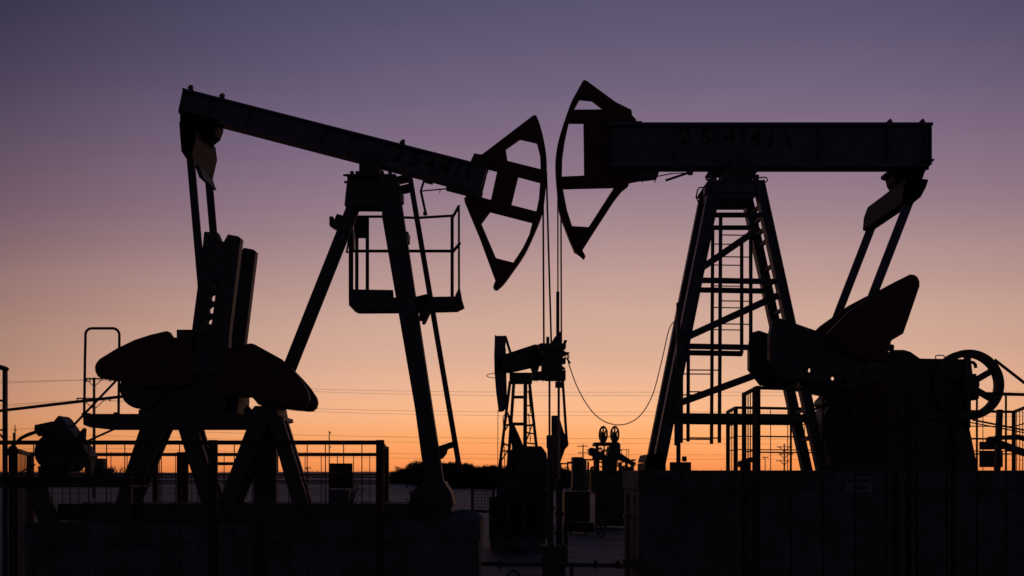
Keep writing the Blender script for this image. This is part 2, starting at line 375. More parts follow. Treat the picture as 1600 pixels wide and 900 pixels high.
capb = obj('post_cap', MB().prism([(543, 275), (619, 275), (622, 300), (626, 322), (538, 321), (540, 300)], YL-.2, YL+.2).rect(541, 271.5, 618.5, 275.5, YL-.4, YL+.4), M_DARK, pl, .006)
mb = MB().rect(561, 253, 593, 272, YL-.24, YL+.24); mb.cyl(P(577, 256, YL)-Vector((0, .3, 0)), (0, 1, 0), .16, .6)
for x_ in (549.5, 558, 597, 609): mb.rect(x_-2.6, 267, x_+2.6, 272, YL-.3, YL-.22); mb.rect(x_-2.6, 267, x_+2.6, 272, YL+.22, YL+.3)
mb.rect(536, 271.8, 542, 274.6, YL-.3, YL-.26); mb.rect(537.5, 282.5, 543, 285.6, YL-.3, YL-.26)
obj('saddle_bearing', mb, M_DARK, pl, .004)
# ladder down the front leg: seen edge on
lad = MB()
LS = [((641, 277), (719.5, 738))]
for dy in (-.22, .22): lad.pbar((640.5, 277), (719, 738), 8.2, YL+dy, .05)
for i in range(19):
    u = (i+.7)/19.5; lad.tube([P(640.5+78.5*u, 277+461*u, YL-.22), P(640.5+78.5*u, 277+461*u, YL+.22)], .014, 6)
ladder = obj('ladder', lad, M_DARK, pl)
mb = MB(); mb.pbar((618, 283), (641, 278), 5.5, YL, .3); mb.pbar((624, 298), (644, 293), 6.5, YL, .3); mb.rect(621, 300, 628.5, 313, YL-.2, YL+.1); mb.prism([(626, 364), (637.5, 361.5), (637, 374), (628, 375)], YL-.2, YL+.2)
mb.pbar((686, 702), (713, 693), 8.5, YL, .3); mb.prism([(684, 704), (700, 698), (697, 709), (691, 716), (687, 718)], YL-.1, YL+.1)
obj('ladder_bracket', mb, M_DARK, ladder)
# work platform hung on the leg
YP = YL+.55
mb = MB(); mb.prism([(545, 466), (711, 463), (723, 471), (711, 477), (622, 479), (551, 479.5), (545, 477)], YL-.2, YP)
mb.prism([(649, 463.5), (668, 459), (679, 465), (679, 470), (649, 470)], YL-.2, YL-.1); mb.prism([(664, 486), (672, 486), (663.5, 504), (659, 505)], YL-.2, YL)
mb.prism([(711, 462), (717, 449), (718.5, 449), (723, 474), (711, 474)], YL-.2, YL-.12); mb.rect(655, 486, 662, 500, YL-.15, YL)
wp = obj('work_platform', mb, M_DARK, pl)
obj('toe_board', MB().prism([(547, 452), (614, 453), (615.5, 469), (547, 469)], YP-.03, YP), M_DARK, wp)
mb = MB()
for x_, r_ in ((548.5, 3.4), (557.5, 2.5), (574, 2.5), (706.5, 2.5)): mb.pbar((x_, 337), (x_, 470), 2*r_, YP, .05)
mb.pbar((717, 321), (717.2, 468), 3.2, YL-.15, .04)
mb.pbar((545, 338.5), (597, 338.5), 3.2, YP, .04); mb.pbar((597, 338.5), (651, 340.5), 3.2, YP, .04); mb.pbar((651, 340.5), (708, 337), 3.2, YP, .04)
mb.pbar((545, 392.3), (708, 392.3), 4, YP, .04); mb.pbar((708, 338), (717, 322), 3.4, YP, .04, YL-.15); mb.pbar((708, 393), (718.5, 380), 3.4, YP, .04, YL-.15)
mb.pbar((545.5, 372), (541.5, 394), 2.4, YP-.05, .04); mb.pbar((540.5, 394), (546, 394), 2, YP-.05, .04); mb.pbar((554, 333), (553, 394), 1.8, YP-.1, .03)
obj('guard_rail', mb, M_DARK, wp)
obj('control_box', MB().rect(556, 340, 572.5, 369.5, YP-.02, YP+.12), M_DARK, wp)
# tail: equaliser, pitmans, cranks
YN = YL-.57
mb = MB(); mb.prism([(281, 172), (341, 187), (341, 196), (336, 210), (321, 222), (318, 228), (306, 224), (281, 214)], YL-.16, YL+.16)
obj('tail_bearing', mb, M_CAST, pl, .006)
mb = MB()
mb.prism([(279.5, 190), (303, 192), (306, 214), (298, 249), (291, 248), (283, 236)], YN-.12, YL+DL/2+.05, Yr=YN-.12)
obj('equalizer', mb, M_CAST, pl, .01)
mb = MB(); mb.prism([(296, 236), (303, 236), (318, 278), (311, 277)], YN+.3, YL+.5, Yr=YN+.3); obj('equalizer_rib', mb, M_DARK, pl)
mb = MB(); mb.pbar((297.5, 243), (311.5, 405), 11.8, YN, .06); mb.pbar((311.5, 405), (318, 480), 11.8, YN, .06)
pm = obj('pitman_arm', mb, M_DARK, pl, .008); far_copy(pm, DL)
C1 = [(319, 362), (339, 362.5), (344.5, 377), (349.5, 377.5), (356, 366), (372, 369), (376, 372), (358, 520), (352, 640), (284, 640), (300, 514), (311, 431), (315, 400)]
ck = obj('crank_arm', MB().prism(C1, YN-.02, YN+.16, [circ(337, 444, 6.3), circ(333, 464.5, 6.3), circ(330, 483.5, 6.3), circ(327, 502, 5)], Yr=YN-.02), M_DARK, pl, .008)
mb = MB().prism([(148, 580), (147.5, 573), (149.5, 567), (155, 560.5), (182, 544), (209, 531), (235, 522.5), (261, 516.5), (264, 519), (269, 527), (300, 527), (300, 604), (222, 606), (185, 595), (160, 592), (152, 588)], YN-.16, YN-.02)
obj('counterweight', mb, M_RED, ck, .02)
mb = MB().prism([(340, 540), (372, 546), (384, 537.5), (391, 536), (397, 537.5), (438, 560), (455, 575), (470, 593), (478, 606), (482, 616), (483, 626), (478, 635), (468, 638), (431, 634), (409, 634), (403, 632), (394, 621), (340, 618)], YN-.16, YN-.02)
obj('counterweight', mb, M_RED, ck, .02)
mb = MB(); mb.cyl(P(330, 565, YN)-Vector((0, .12, 0)), (0, 1, 0), .24, .16); mb.rect(276, 515, 303, 527, YN-.1, YN+.1); mb.rect(287, 515, 330, 520, YN-.1, YN+.1)
obj('crank_hub', mb, M_DARK, ck)
fc = far_copy(ck, DL)
# the far crank carries a longer front weight
for ch in list(fc.children):
    if ch.name.startswith('counterweight') and min(v.co.x for v in ch.data.vertices) + root_loc(pl).x > P(330, 0, YN).x: bpy.data.objects.remove(ch)
yf = YN+DL
mb = MB().prism([(390, 560), (438, 560.5), (455, 575), (472, 592), (484, 606), (494, 621), (496, 629), (494, 637), (488, 642.5), (480, 643), (453, 640), (431, 637.5), (409, 634), (396, 622)], yf-.16, yf-.02)
obj('counterweight', mb, M_RED, fc, .02)
mb = MB(); mb.prism([(197, 590), (300, 560), (372, 575), (372, 625), (370, 649), (219, 649), (221, 641), (213, 636), (203, 624), (198, 611), (187, 600)], YL-.34, YL+.42)
mb.cyl(P(325, 575, YL)-Vector((0, .7, 0)), (0, 1, 0), .2, 1.4); mb.prism([(380, 640), (386, 633), (392, 640), (393, 647), (381, 648)], YL-.2, YL-.1); mb.rect(216, 640, 224, 649, YL-.3, YL)
mb.cyl(P(236, 610, YL)-Vector((0, .5, 0)), (0, 1, 0), .36, .3, 28)
obj('gearbox', mb, M_DARK, pl, .01)
mb = MB(); mb.prism([(129, 646.5), (388, 646.5), (388, 668), (142, 668), (130, 664)], YL-.5, YL+.5)
mb.rect(127, 645, 138, 649, YL-.3, YL-.2); mb.rect(177, 644, 183, 648, YL-.3, YL-.2); mb.prism([(398, 634), (431, 634), (434, 649), (442, 651), (443, 657), (390, 668), (388, 646)], YL-.4, YL+.4)
obj('gearbox_deck', mb, M_DARK, pl, .006)
for pts in ([(219, 667), (259, 667), (208, 786), (180, 786)], [(277, 667), (307, 667), (343, 786), (314, 786)], [(386, 667), (410, 655), (418, 663), (364, 786), (341, 786)], [(418, 650), (441, 652), (480, 782), (480, 787), (456, 787)]):
    sl_ = obj('support_leg', MB().prism(pts, YL-.45, YL-.33), M_DARK, pl, .006); far_copy(sl_, .3)
obj('support_post', MB().rect(396, 655, 431, 787, YL-.1, YL+.1), M_DARK, pl, .006)
mb = MB(); mb.rect(90, 787, 640, 791, YL-.62, YL-.4); mb.rect(90, 809, 640, 813, YL-.62, YL-.4); mb.rect(90, 791, 640, 809, YL-.53, YL-.5)
for x_ in (130, 260, 345, 470, 600): mb.rect(x_, 791, x_+1.6, 809, YL-.61, YL-.41)
bf = obj('base_frame', mb, M_DARK, pl); far_copy(bf, .95)
mb = MB(); pts = [(131.5, 652), (132.8, 560), (133.5, 530)] + [(133.5+10*(1-math.cos(a_)), 523-10*math.sin(a_)) for a_ in [i*math.pi/12 for i in range(0, 7)]] + [(176, 513)] + [(176+10.5*math.sin(a_), 523.5-10.5*math.cos(a_)) for a_ in [i*math.pi/12 for i in range(1, 7)]] + [(186.2, 560), (185.2, 652)]
mb.ptube(pts, 2.1, YL-.45); obj('hoop_handrail', mb, M_DARK, pl, smooth=True)
mb = MB(); rodlike(mb, (183, 593), (104, 676), 1.9, YL-.42); rodlike(mb, (186, 667), (128, 693), 1.7, YL-.42); obj('brace_rod', mb, M_DARK, pl)
mb = MB(); rodlike(mb, (-40, 646.5), (200, 618.5), 2.4, YL-.55); mb.rect(193, 615.5, 201, 622, YL-.6, YL-.5); obj('brake_rod', mb, M_DARK, pl)
# motor on its own skid
YM = YL-.75
mb = MB(); c = P(79, 706, YM)
mb.lathe(c, (0, 1, 0), [(0, 0), (.20, 0), (.235, .02), (.30, .05), (.315, .08), (.315, .2), (.325, .2), (.325, .62), (.30, .66), (.26, .70), (0, .70)], 36)
for k_ in range(20):
    a_ = 2*math.pi*k_/20; q = c+Vector((math.cos(a_)*.32, 0, math.sin(a_)*.32)); mb.box(q.x-.012, q.x+.012, q.y+.22, q.y+.60, q.z-.012, q.z+.012)
mb.rect(55, 728, 103, 745, YM+.1, YM+.55, YM)
mo = obj('electric_motor', mb, M_DARK, pl, smooth=True)
obj('terminal_box', MB().prism([(53.5, 664), (82, 658), (86, 670), (60, 682), (53, 675)], YM+.1, YM+.4), M_DARK, mo, .01)
mb = MB(); mb.prism([(82, 660), (91, 649), (97, 654), (109, 671), (121.5, 688), (129, 697), (138, 712), (136, 722), (124, 722), (112, 735), (98, 740), (88, 690)], YM+.1, YM+.5)
mb.prism([(121, 690), (123.5, 676), (129, 669), (132, 669), (131, 690)], YM+.2, YM+.3); mb.rect(138, 732, 166, 741, YM+.2, YM+.35, YM)
mb.rect(124, 715, 133, 745, YM+.2, YM+.4, YM); mb.rect(141, 716, 153, 745, YM+.2, YM+.4, YM)
obj('belt_guard', mb, M_DARK, pl, .01)
mb = MB(); mb.ptube([(6, 722), (9, 713), (15, 702), (22, 695), (33, 684.5), (44, 679), (56, 675)], 2.8, YM+.3); mb.ptube([(10, 690), (-6, 672)], 1.6, YM+.3); mb.ptube([(30, 740), (45, 730), (55, 726)], 1.2, YM+.3)
obj('cable_conduit', mb, M_BLACK, pl, smooth=True)
mb = MB(); mb.rect(-60, 744, 205, 747, YM-.1, YM+.9); mb.rect(-60, 758, 205, 761.5, YM-.1, YM+.9); mb.rect(-60, 747, 205, 758, YM, YM+.05); 
mb.prism([(38, 761), (70, 761), (92, 820), (62, 820)], YM, YM+.1); mb.rect(186, 761, 205, 813, YM, YM+.1)
obj('motor_skid', mb, M_DARK, pl)

# ------------------------------------------------------------------ RIGHT PUMPJACK
YR = 18.6
pr = thing('pumpjack', 'right pumpjack with its walking beam level and a spoked flywheel at the back', 'pumpjack', P(1230, 735, YR), 'large pumpjacks in the foreground')
mb = MB(); mb.rect(951, 191, 1457, 261, YR-.02, YR+.02, YR-.17)
mb.rect(951, 190.8, 1458.5, 195, YR-.17, YR+.17); mb.rect(951, 256, 1449, 260, YR-.17, YR+.17)
beam = obj('walking_beam', mb, M_BLUE, pr, .004)
mb = MB()
for x_ in (956, 1054, 1124, 1165, 1283, 1390, 1448, 1455): mb.rect(x_, 194.8, x_+1.6, 256.3, YR-.16, YR+.16, YR-.17)
obj('web_stiffener', mb, M_BLUE, beam)
mb = MB()
for x_ in (1391, 1442): mb.rect(x_-3.5, 188, x_+3.5, 191, YR-.05, YR+.05); mb.rect(x_-1, 185.5, x_+2, 191, YR-.03, YR+.03)
mb.rect(1452, 248, 1460, 250.5, YR-.17, YR+.17); mb.rect(951, 189, 1003, 191, YR-.1, YR+.1)
obj('bolt', mb, M_DARK, beam)
lettering('painted_number', [('2', 1070.5, 214, 25, 0), ('5', 1102.5, 215, 25, 0), ('4', 1140, 216, 25, 0), ('4', 1181, 217, 25, 0), ('/', 1205, 218, 25, 0), ('\\', 1231, 220, 28, 0)], YR-.022, beam)
HEAD = [(913, 124.5), (917, 126), (962, 159), (987, 171.5), (988, 180), (994, 186), (994, 190), (955, 190), (955, 267.5), (967, 267.5), (967, 272), (985, 271), (984, 281.5), (982, 290), (972, 298), (960, 313), (934, 353), (910, 390.5), (915, 400), (913, 405), (906, 399), (898.5, 393.5), (890, 374), (882, 353), (874.5, 330), (871, 298), (869, 269), (869, 243.5), (873, 218), (882, 189), (892, 161), (903, 140)]
k_ = HEAD.index((898.5, 393.5)); HEAD = HEAD[:k_]+smooth2(HEAD[k_:]+[(913, 124.5)])[:-1]
HH = [[(906, 154), (925, 156), (944, 170.5), (896.5, 171)], [(889, 191), (912, 191), (913, 274), (878, 275.6), (878.7, 248), (883, 218)], [(879.5, 294), (960, 292), (919.7, 354.6), (894, 353), (886, 328)]]
hd = obj('horsehead', MB().prism(HEAD, YR-.05, YR+.05, HH), M_RED, pr, .006)
arcR = [(911, 126), (903, 140), (892, 161), (882, 189), (873, 218), (868.6, 243.5), (868.4, 269), (870.6, 298), (874, 330), (882, 353), (890, 374), (898.5, 393.5)]
arcR = smooth2(arcR)
obj('rope_track', MB().prism(arcR + [(x_+2.2, y_-.3) for x_, y_ in arcR[::-1]], YR-.08, YR+.08), M_RED, hd)
obj('mounting_lug', MB().rect(940, 186, 962, 194, YR-.14, YR+.14).rect(966, 267.5, 1000, 274, YR-.14, YR+.14), M_RED, hd, .006)
mb = MB(); mb.prism([(984, 268), (1030, 268), (1028, 275), (1014, 277), (1000, 278), (985, 281)], YR-.12, YR+.12)
for x_ in (1003.5, 1023.5): mb.prism([(x_-2, 276), (x_+2, 276), (x_+.4, 285), (x_-.4, 285)], YR-.05, YR-.02)
rodlike(mb, (1040, 282), (1077, 269.5), 1.9, YR-.1); rodlike(mb, (1020, 277), (1050, 271), .9, YR-.1); rodlike(mb, (1050, 271), (1078, 270), .7, YR-.1); mb.rect(1076, 266, 1083, 271.5, YR-.15, YR-.05)
obj('latch_lever', mb, M_DARK, pr)
mb = MB(); rodlike(mb, (871.6, 310), (871.8, 460), 1.1, YR-.1); obj('bridle_rope', mb, M_ROPE, pr)
mb = MB(); rodlike(mb, (876.5, 335), (877.2, 535), 1.25, YR+.1); obj('bridle_rope', mb, M_ROPE, pr)
mb = MB(); mb.ptube([(871.5, 456), (871.5, 530)], 2.6, YR-.1, 10); obj('rope_socket', mb, M_DARK, pr)
mb = MB(); mb.prism([(861, 536), (867, 526), (876, 521), (878, 530), (879, 586), (854.5, 586), (854.5, 546)], YR-.14, YR+.14)
mb.rect(864, 536, 884.5, 543, YR-.2, YR+.2); mb.prism([(878, 546), (885, 550), (890, 550), (890, 551.5), (882, 555), (878, 560)], YR-.08, YR+.02); mb.rect(874, 559, 884, 567, YR-.16, YR+.1)
mb.prism([(876, 570), (883.5, 575), (883, 577), (876, 577)], YR-.1, YR); mb.rect(852, 578, 884, 593, YR-.18, YR+.18); mb.rect(868, 596, 879, 605, YR-.08, YR+.08); mb.rect(873, 518, 876, 530, YR-.05, YR-.02)
for k_ in range(16):
    x_, y_ = random.uniform(855, 882), random.uniform(528, 594); mb.rect(x_, y_, x_+random.uniform(2, 5), y_+random.uniform(2, 4), YR-.2, YR+.1)
obj('carrier_bar', mb, M_DARK, pr, .003)
mb = MB(); rodlike(mb, (873, 590), (873, 760), 2.0, YR); obj('polished_rod', mb, M_STEEL, pr)
# samson post
yn_, yf_ = YR-.45, YR+.45
lg = obj('front_leg', MB().ibar((1118, 284), (1027, 737), 19, yn_, .2), M_BLUE, pr); far_copy(lg, .93)
lg2 = obj('rear_leg', MB().ibar((1185, 284), (1285, 739), 15, yn_, .2), M_BLUE, pr); far_copy(lg2, .93)
mb = MB(); mb.prism([(1008, 722), (1012, 710), (1034, 708), (1040, 722)], yn_-.1, yf_+.1); mb.rect(1008, 723, 1040, 738, yn_-.14, yf_+.1, yn_-.1); obj('foot_plate', mb, M_CAST, pr, .006)
mb = MB(); mb.prism([(1113, 281), (1187, 281), (1190, 290), (1187, 300), (1111, 300)], YR-.5, YR+.5); mb.prism([(1122, 298), (1181, 298), (1178, 309), (1121, 309)], YR-.42, YR+.42); mb.rect(1106, 281, 1192, 284, YR-.55, YR+.55)
mb.rect(1102, 290, 1110, 302, YR-.5, YR-.3)
obj('post_cap', mb, M_BLUE, pr, .006)
mb = MB(); mb.cyl(P(1149.5, 263, YR)-Vector((0, .34, 0)), (0, 1, 0), .185, .68, 28); mb.prism([(1128, 281), (1131, 268), (1136, 258), (1163, 258), (1169, 268), (1171, 281)], YR-.28, YR+.28); mb.rect(1107, 267, 1183, 269.5, YR-.17, YR+.17)
for x_ in (1116, 1182): mb.rect(x_-4, 272.5, x_+4, 282, YR-.4, YR-.3); mb.rect(x_-4, 272.5, x_+4, 282, YR+.3, YR+.4)
mb.rect(1172, 270, 1176, 281, YR-.3, YR-.2)
for x_, y_ in ((1102, 277), (1103, 280)): mb.rect(x_, y_-1, x_+10, y_+1, YR-.4, YR-.36)
obj('saddle_bearing', mb, M_DARK, pr, .004)
mb = MB(); mb.ptube([(1104, 292), (1092, 293.5), (1090, 297), (1087.5, 308), (1091, 315), (1098, 320), (1103, 322)], 1.1, YR-.4); mb.ptube([(1184, 277.5), (1197, 277), (1199.5, 281), (1197, 284), (1188, 286)], 1.1, YR-.4)
obj('grease_hose', mb, M_BLACK, pr, smooth=True)
for (a, b_, w_) in (((1118, 336), (1196, 336), 6), ((1096, 438), (1211, 440), 7.5), ((1072, 541), (1178, 543), 8), ((1046, 652), (1268, 654), 13)):
    cb = obj('cross_brace', MB().pbar(a, b_, w_, yn_, .1), M_DARK, pr); far_copy(cb, .93)
for (a, b_, w_) in (((1083, 428), (1186, 357), 10), ((1062, 532), (1215, 462), 10.5), ((1050, 634), (1216, 573), 11)):
    obj('diagonal_brace', MB().pbar(a, b_, w_, yn_, .09), M_DARK, pr)
mb = MB()
for y_ in (316, 333, 352, 370, 410, 433, 456, 480, 520, 560, 600, 640, 685):
    u = (y_-284)/443.; q = P(1185+97*u, y_, yn_); mb.bar(q, q+Vector((0, .93, 0)), .06, .06)
    q = P(1118-88*u, y_, yn_); mb.bar(q, q+Vector((0, .93, 0)), .05, .05)
obj('tie_bar', mb, M_DARK, pr)
def ladder_r(Y):
    mb = MB()
    mb.pbar((1126, 338), (1124, 692), 5.2, Y, .04); mb.pbar((1173, 366), (1173, 545), 5.2, Y, .04); mb.pbar((1075.5, 546), (1075, 690), 5, Y, .04)
    for y_ in (367, 401, 435, 470, 506): mb.tube([P(1126, y_, Y), P(1173, y_+.8, Y)], .011, 6)
    for y_ in (578, 612, 648, 684): mb.tube([P(1075, y_, Y), P(1124, y_+.4, Y)], .012, 6)
    return obj('ladder', mb, M_DARK, pr)
ld = ladder_r(yn_+.12); far_copy(ld, .72)
# tail: bearing, equaliser, pitmans, cranks
YN = YR-.95; DR = 1.85
mb = MB(); mb.prism([(1388, 266), (1447, 266), (1443, 273), (1440, 282), (1434, 300), (1404, 292), (1398, 282), (1396, 273), (1389, 271)], YR-.2, YR+.2); mb.cyl(P(1422, 277, YR)-Vector((0, .25, 0)), (0, 1, 0), .16, .5); mb.prism([(1440, 250), (1459, 250), (1451, 262), (1444, 267)], YR-.15, YR+.15)
obj('tail_bearing', mb, M_CAST, pr, .006)
mb = MB()
e0 = [P(x_, y_, YN) for x_, y_ in ((1417, 277), (1449, 282), (1445, 294), (1437, 309), (1421, 322), (1408, 318), (1410, 296))]
yb_ = YN+1.95
vs_ = [Vector((p.x, YN-.06, p.z)) for p in e0] + [Vector((p.x, yb_, p.z)) for p in e0]
nn = len(e0); mb.add(vs_, [list(range(nn)), list(range(nn, 2*nn))[::-1]] + [[i, i+nn, (i+1) % nn+nn, (i+1) % nn] for i in range(nn)])
obj('equalizer', mb, M_CAST, pr, .012)
mb = MB(); mb.pbar((1430, 290), (1363, 463), 13.6, YN, .06); mb.pbar((1363, 463), (1333, 541), 13.6, YN, .06)
pm = obj('pitman_arm', mb, M_BLUE, pr, .008); far_copy(pm, DR)
YC = YN-.05
C2 = [(1219, 497), (1293, 522.5), (1360, 548), (1400, 566), (1404, 590), (1380, 618), (1345, 611), (1292, 600), (1224, 589), (1203, 562), (1203, 526), (1208, 500)]
ck = obj('crank_arm', MB().prism(C2, YC-.02, YC+.18, [circ(1253.5, 572.5, 4), circ(1266, 577, 5), circ(1303, 589, 5.6), circ(1320, 595.5, 5.4)]), M_DARK, pr, .008)
mb = MB().prism([(1290, 524), (1308, 506), (1326, 488), (1356, 466.5), (1374, 453.5), (1401, 439), (1422, 428.5), (1428, 428.6), (1434, 432), (1437.5, 439), (1437.5, 447), (1422, 492.5), (1412, 521), (1394, 531.6), (1390, 542), (1385, 565), (1340, 560)], YC-.2, YC-.02)
obj('counterweight', mb, M_RED, ck, .02)
mb = MB().prism([(1340, 606), (1392, 590), (1396, 640), (1388, 700), (1374, 720), (1352, 722), (1336, 690)], YC-.2, YC-.02)
obj('counterweight', mb, M_RED, ck, .02)
mb = MB(); mb.cyl(P(1372, 585, YC)-Vector((0, .1, 0)), (0, 1, 0), .28, .2); 
for k_ in range(10): x_ = 1285+k_*9; mb.rect(x_, 540+k_*1.8, x_+5, 546+k_*1.8, YC-.1, YC)
obj('crank_hub', mb, M_DARK, ck)
fk = far_copy(ck, 1.5)
rr_ = YC/(YC+1.5); C2f = [(800+(x_-800)*rr_, HY+(y_-HY)*rr_) for x_, y_ in C2]
mbf = MB().prism(C2f, YC+1.48, YC+1.68, [circ(1254.5, 573.5, 5), circ(1268, 579, 5.2), circ(1304, 592.5, 5.6), circ(1321, 599, 5.4)])
tmp = obj('tmp', mbf, M_DARK, pr); fk.data = tmp.data; fk.location = (0, 0, 0); bpy.data.objects.remove(tmp)
for ch in fk.children: ch.location = (0, 1.5, 0)
mb = MB(); mb.prism([(1350, 560), (1386, 551), (1398, 546.5), (1413, 546.5), (1423, 549.5), (1438, 560), (1507, 561), (1518, 566), (1521, 590), (1516, 640), (1507, 656), (1350, 656)], YR-.42, YR+.55)
mb.prism([(1386, 548), (1391, 537), (1398, 539), (1397, 548)], YR-.3, YR-.2); mb.cyl(P(1372, 585, YR)-Vector((0, .9, 0)), (0, 1, 0), .2, 1.8)
obj('gearbox', mb, M_DARK, pr, .012)
mb = MB(); mb.ptube([(1462, 561), (1462, 556), (1466, 555), (1474, 555.5), (1477, 558)], .9, YR-.3); mb.ptube([(1516, 566), (1521, 566.5), (1524, 570), (1524.5, 575)], 2.7, YR-.3); obj('breather_pipe', mb, M_DARK, pr, smooth=True)
mb = MB(); mb.prism([(1297, 608), (1300, 615), (1293, 622), (1291, 630), (1298, 634), (1290, 645), (1287, 660), (1291.6, 694), (1299, 728), (1310, 735), (1529, 735), (1515, 668), (1507.5, 655), (1480, 640), (1345, 600)], YR-.3, YR+.5, [circ(1314, 701, 4.2)])
mb.prism([(1291.6, 613), (1297, 606), (1304, 606), (1303, 622), (1296, 630), (1289, 627), (1287, 620)], YR-.2, YR)
mb.rect(1506, 656, 1517, 669, YR-.3, YR-.2); 
obj('gearbox_pedestal', mb, M_DARK, pr, .012)
c = P(1514.5, 601, YR-.55); px = 1/F*(YR-.55); mb = MB()
mb.lathe(c, (0, 1, 0), [(44*px, 0), (55*px, 0), (55*px, .05), (52.5*px, .08), (55*px, .11), (55*px, .16), (44*px, .16), (44*px, 0)], 64)
for k_ in range(6):
    a_ = R(90-60*k_); d_ = Vector((math.cos(a_), 0, math.sin(a_))); q = c+Vector((0, .08, 0)); mb.bar(q+d_*8*px, q+d_*46*px, 9.5*px, .06)
mb.cyl(c-Vector((0, .08, 0)), (0, 1, 0), 13*px, .34); mb.cyl(c-Vector((0, .14, 0)), (0, 1, 0), 6*px, .6, 16)
obj('flywheel', mb, M_DARK, pr, smooth=True)
mb = MB(); mb.rect(1514, 587, 1530, 623, YR-.36, YR+.1); mb.rect(1517, 584, 1526, 590, YR-.36, YR-.2); mb.rect(1517, 620, 1526, 625, YR-.36, YR-.2); obj('shaft_bearing', mb, M_DARK, pr, .006)
mb = MB()
for dy in (0, .07):
    mb.bar(P(1554, 562, YR-.52+dy), P(1680, 660, YR-.52+dy), .045, .03); mb.bar(P(1520, 656, YR-.52+dy), P(1690, 690, YR-.52+dy), .03, .03)
mb.pbar((1506, 658), (1600, 676), 1.6, YR-.3, .03)
obj('drive_belt', mb, M_BLACK, pr)
mb = MB(); mb.cyl(P(1558, 687, YR-.5), (0, 1, 0), .07, .3, 14); mb.pbar((1558, 684), (1588, 682), 6, YR-.4, .2); mb.pbar((1588, 682), (1640, 696), 6, YR-.4, .2); mb.pbar((1558, 692), (1640, 722), 9, YR-.4, .2); mb.pbar((1562, 640), (1558, 735), 7, YR-.4, .12)
mb.cyl(P(1690, 690, YR-.6), (0, 1, 0), .4, .8)
obj('electric_motor', mb, M_DARK, pr, .01)

# ------------------------------------------------------------------ wells, flowlines
def wellhead(label, x, Y, top, wfl, ybreak):
    p_ = P(x, 0, Y); w_ = thing('wellhead', label, 'wellhead', (p_.x, Y, 0), 'wellheads under the horseheads')
    px = Y/F; z = lambda yy: EYE+(HY-yy)*px
    obj('stuffing_box', MB().lathe((p_.x, Y, z(top+20)), (0, 0, 1), [(0, 0), (6.2*px, 0), (6.2*px, 19*px), (4.5*px, 20*px), (0, 20*px)], 20), M_DARK, w_, smooth=True)
    obj('casing', MB().lathe((p_.x, Y, -.1), (0, 0, 1), [(0, 0), (5*px, 0), (5*px, z(top+20)+.1), (0, z(top+20)+.1)], 18), M_DARK, w_, smooth=True)
    m_ = MB()
    for yy, h_ in ((ybreak, 6), (ybreak+18, 7), (ybreak+27, 5)): m_.lathe((p_.x, Y, z(yy)-h_*px), (0, 0, 1), [(0, 0), (wfl*px, 0), (wfl*px, h_*px), (0, h_*px)], 22)
    m_.lathe((p_.x, Y, -.1), (0, 0, 1), [(0, 0), (wfl*.8*px, 0), (wfl*.8*px, z(ybreak)+.1), (0, z(ybreak)+.1)], 22)
    obj('flange', m_, M_DARK, w_, smooth=True)
    m_ = MB()
    for k_ in range(4): yy = top+52+k_*30; m_.box(p_.x-7*px, p_.x+7*px, Y-8*px, Y+8*px, z(yy+5), z(yy))
    obj('clamp', m_, M_DARK, w_, .004)
    return w_
w1 = wellhead('wellhead below the left pumpjack with the taller stuffing box in the gap', 860, YL, 680, 16, 852)
w2 = wellhead('wellhead below the right pumpjack, just right of the taller stuffing box', 873.5, YR, 748, 13, 852)
def handwheel(mb, c, axis, r_, t_):
    c = Vector(c); ax = Vector(axis).normalized(); a = ax.cross(Vector((0, 0, 1))).normalized(); d_ = ax.cross(a)
    mb.tube([c+(a*math.cos(2*math.pi*k_/24)+d_*math.sin(2*math.pi*k_/24))*r_ for k_ in range(25)], t_, 6)
    for k_ in range(3):
        q = a*math.cos(math.pi*k_/3)+d_*math.sin(math.pi*k_/3); mb.tube([c-q*r_, c+q*r_], t_*.7, 6)
    mb.tube([c-ax*.05, c+ax*.25], t_*1.2, 6)
fl = thing('flowline_pipe', 'dark flowline pipe running across the snow between the two foundations', 'pipe', P(866, 882, 17.9))
obj('pipe', MB().ptube([(752, 881), (850, 882), (990, 884)], 3.4, 17.9, 12), M_DARK, fl, smooth=True)
mb = MB(); mb.ptube([(893, 881), (893, 905)], 3, 17.9); 
for x_ in (780, 930, 965): mb.cyl(P(x_, 882, 17.9)-Vector((.03, 0, 0)), (1, 0, 0), .075, .06, 16)
obj('pipe_flange', mb, M_DARK, fl)
vp = thing('valve_pipe', 'pipe stub ending in a round hand wheel, right of the wellheads', 'valve', P(925, 825, 20.3))
obj('pipe', MB().tube([P(880, 822, 20.3), P(928, 824, 20.3)], .10, 14).tube([P(884, 822, 20.3), P(884, 880, 20.3)], .05, 10), M_DARK, vp, smooth=True)
mb = MB(); handwheel(mb, P(939, 826, 20.3), (.75, -.66, 0), .16, .022); obj('hand_wheel', mb, M_DARK, vp, smooth=True)
hs = obj('arched_hose', MB().ptube([(792, 906), (795, 896), (800, 892), (806, 892.5), (811, 898), (814, 908)], 1.7, 17.5), M_BLACK, smooth=True); tag(hs, 'thin black hose arching out of the snow at the bottom of the gap', 'hose')
st = thing('standpipe', 'pair of slim upright pipes beside the left end of the right foundation', 'pipe', P(984, 900, 17.4))
obj('pipe', MB().ptube([(981, 770), (981, 960)], 2.6, 17.4), M_DARK, st, smooth=True); obj('pipe', MB().ptube([(991, 772), (991, 960)], 2.6, 17.25), M_STEEL, st, smooth=True)
mb = MB(); mb.rect(976, 803, 987, 811, 17.3, 17.5); mb.rect(974, 874, 996, 884, 17.15, 17.5); obj('coupling', mb, M_DARK, st)
sw = [(886.5, 556), (889, 571), (894, 584)]
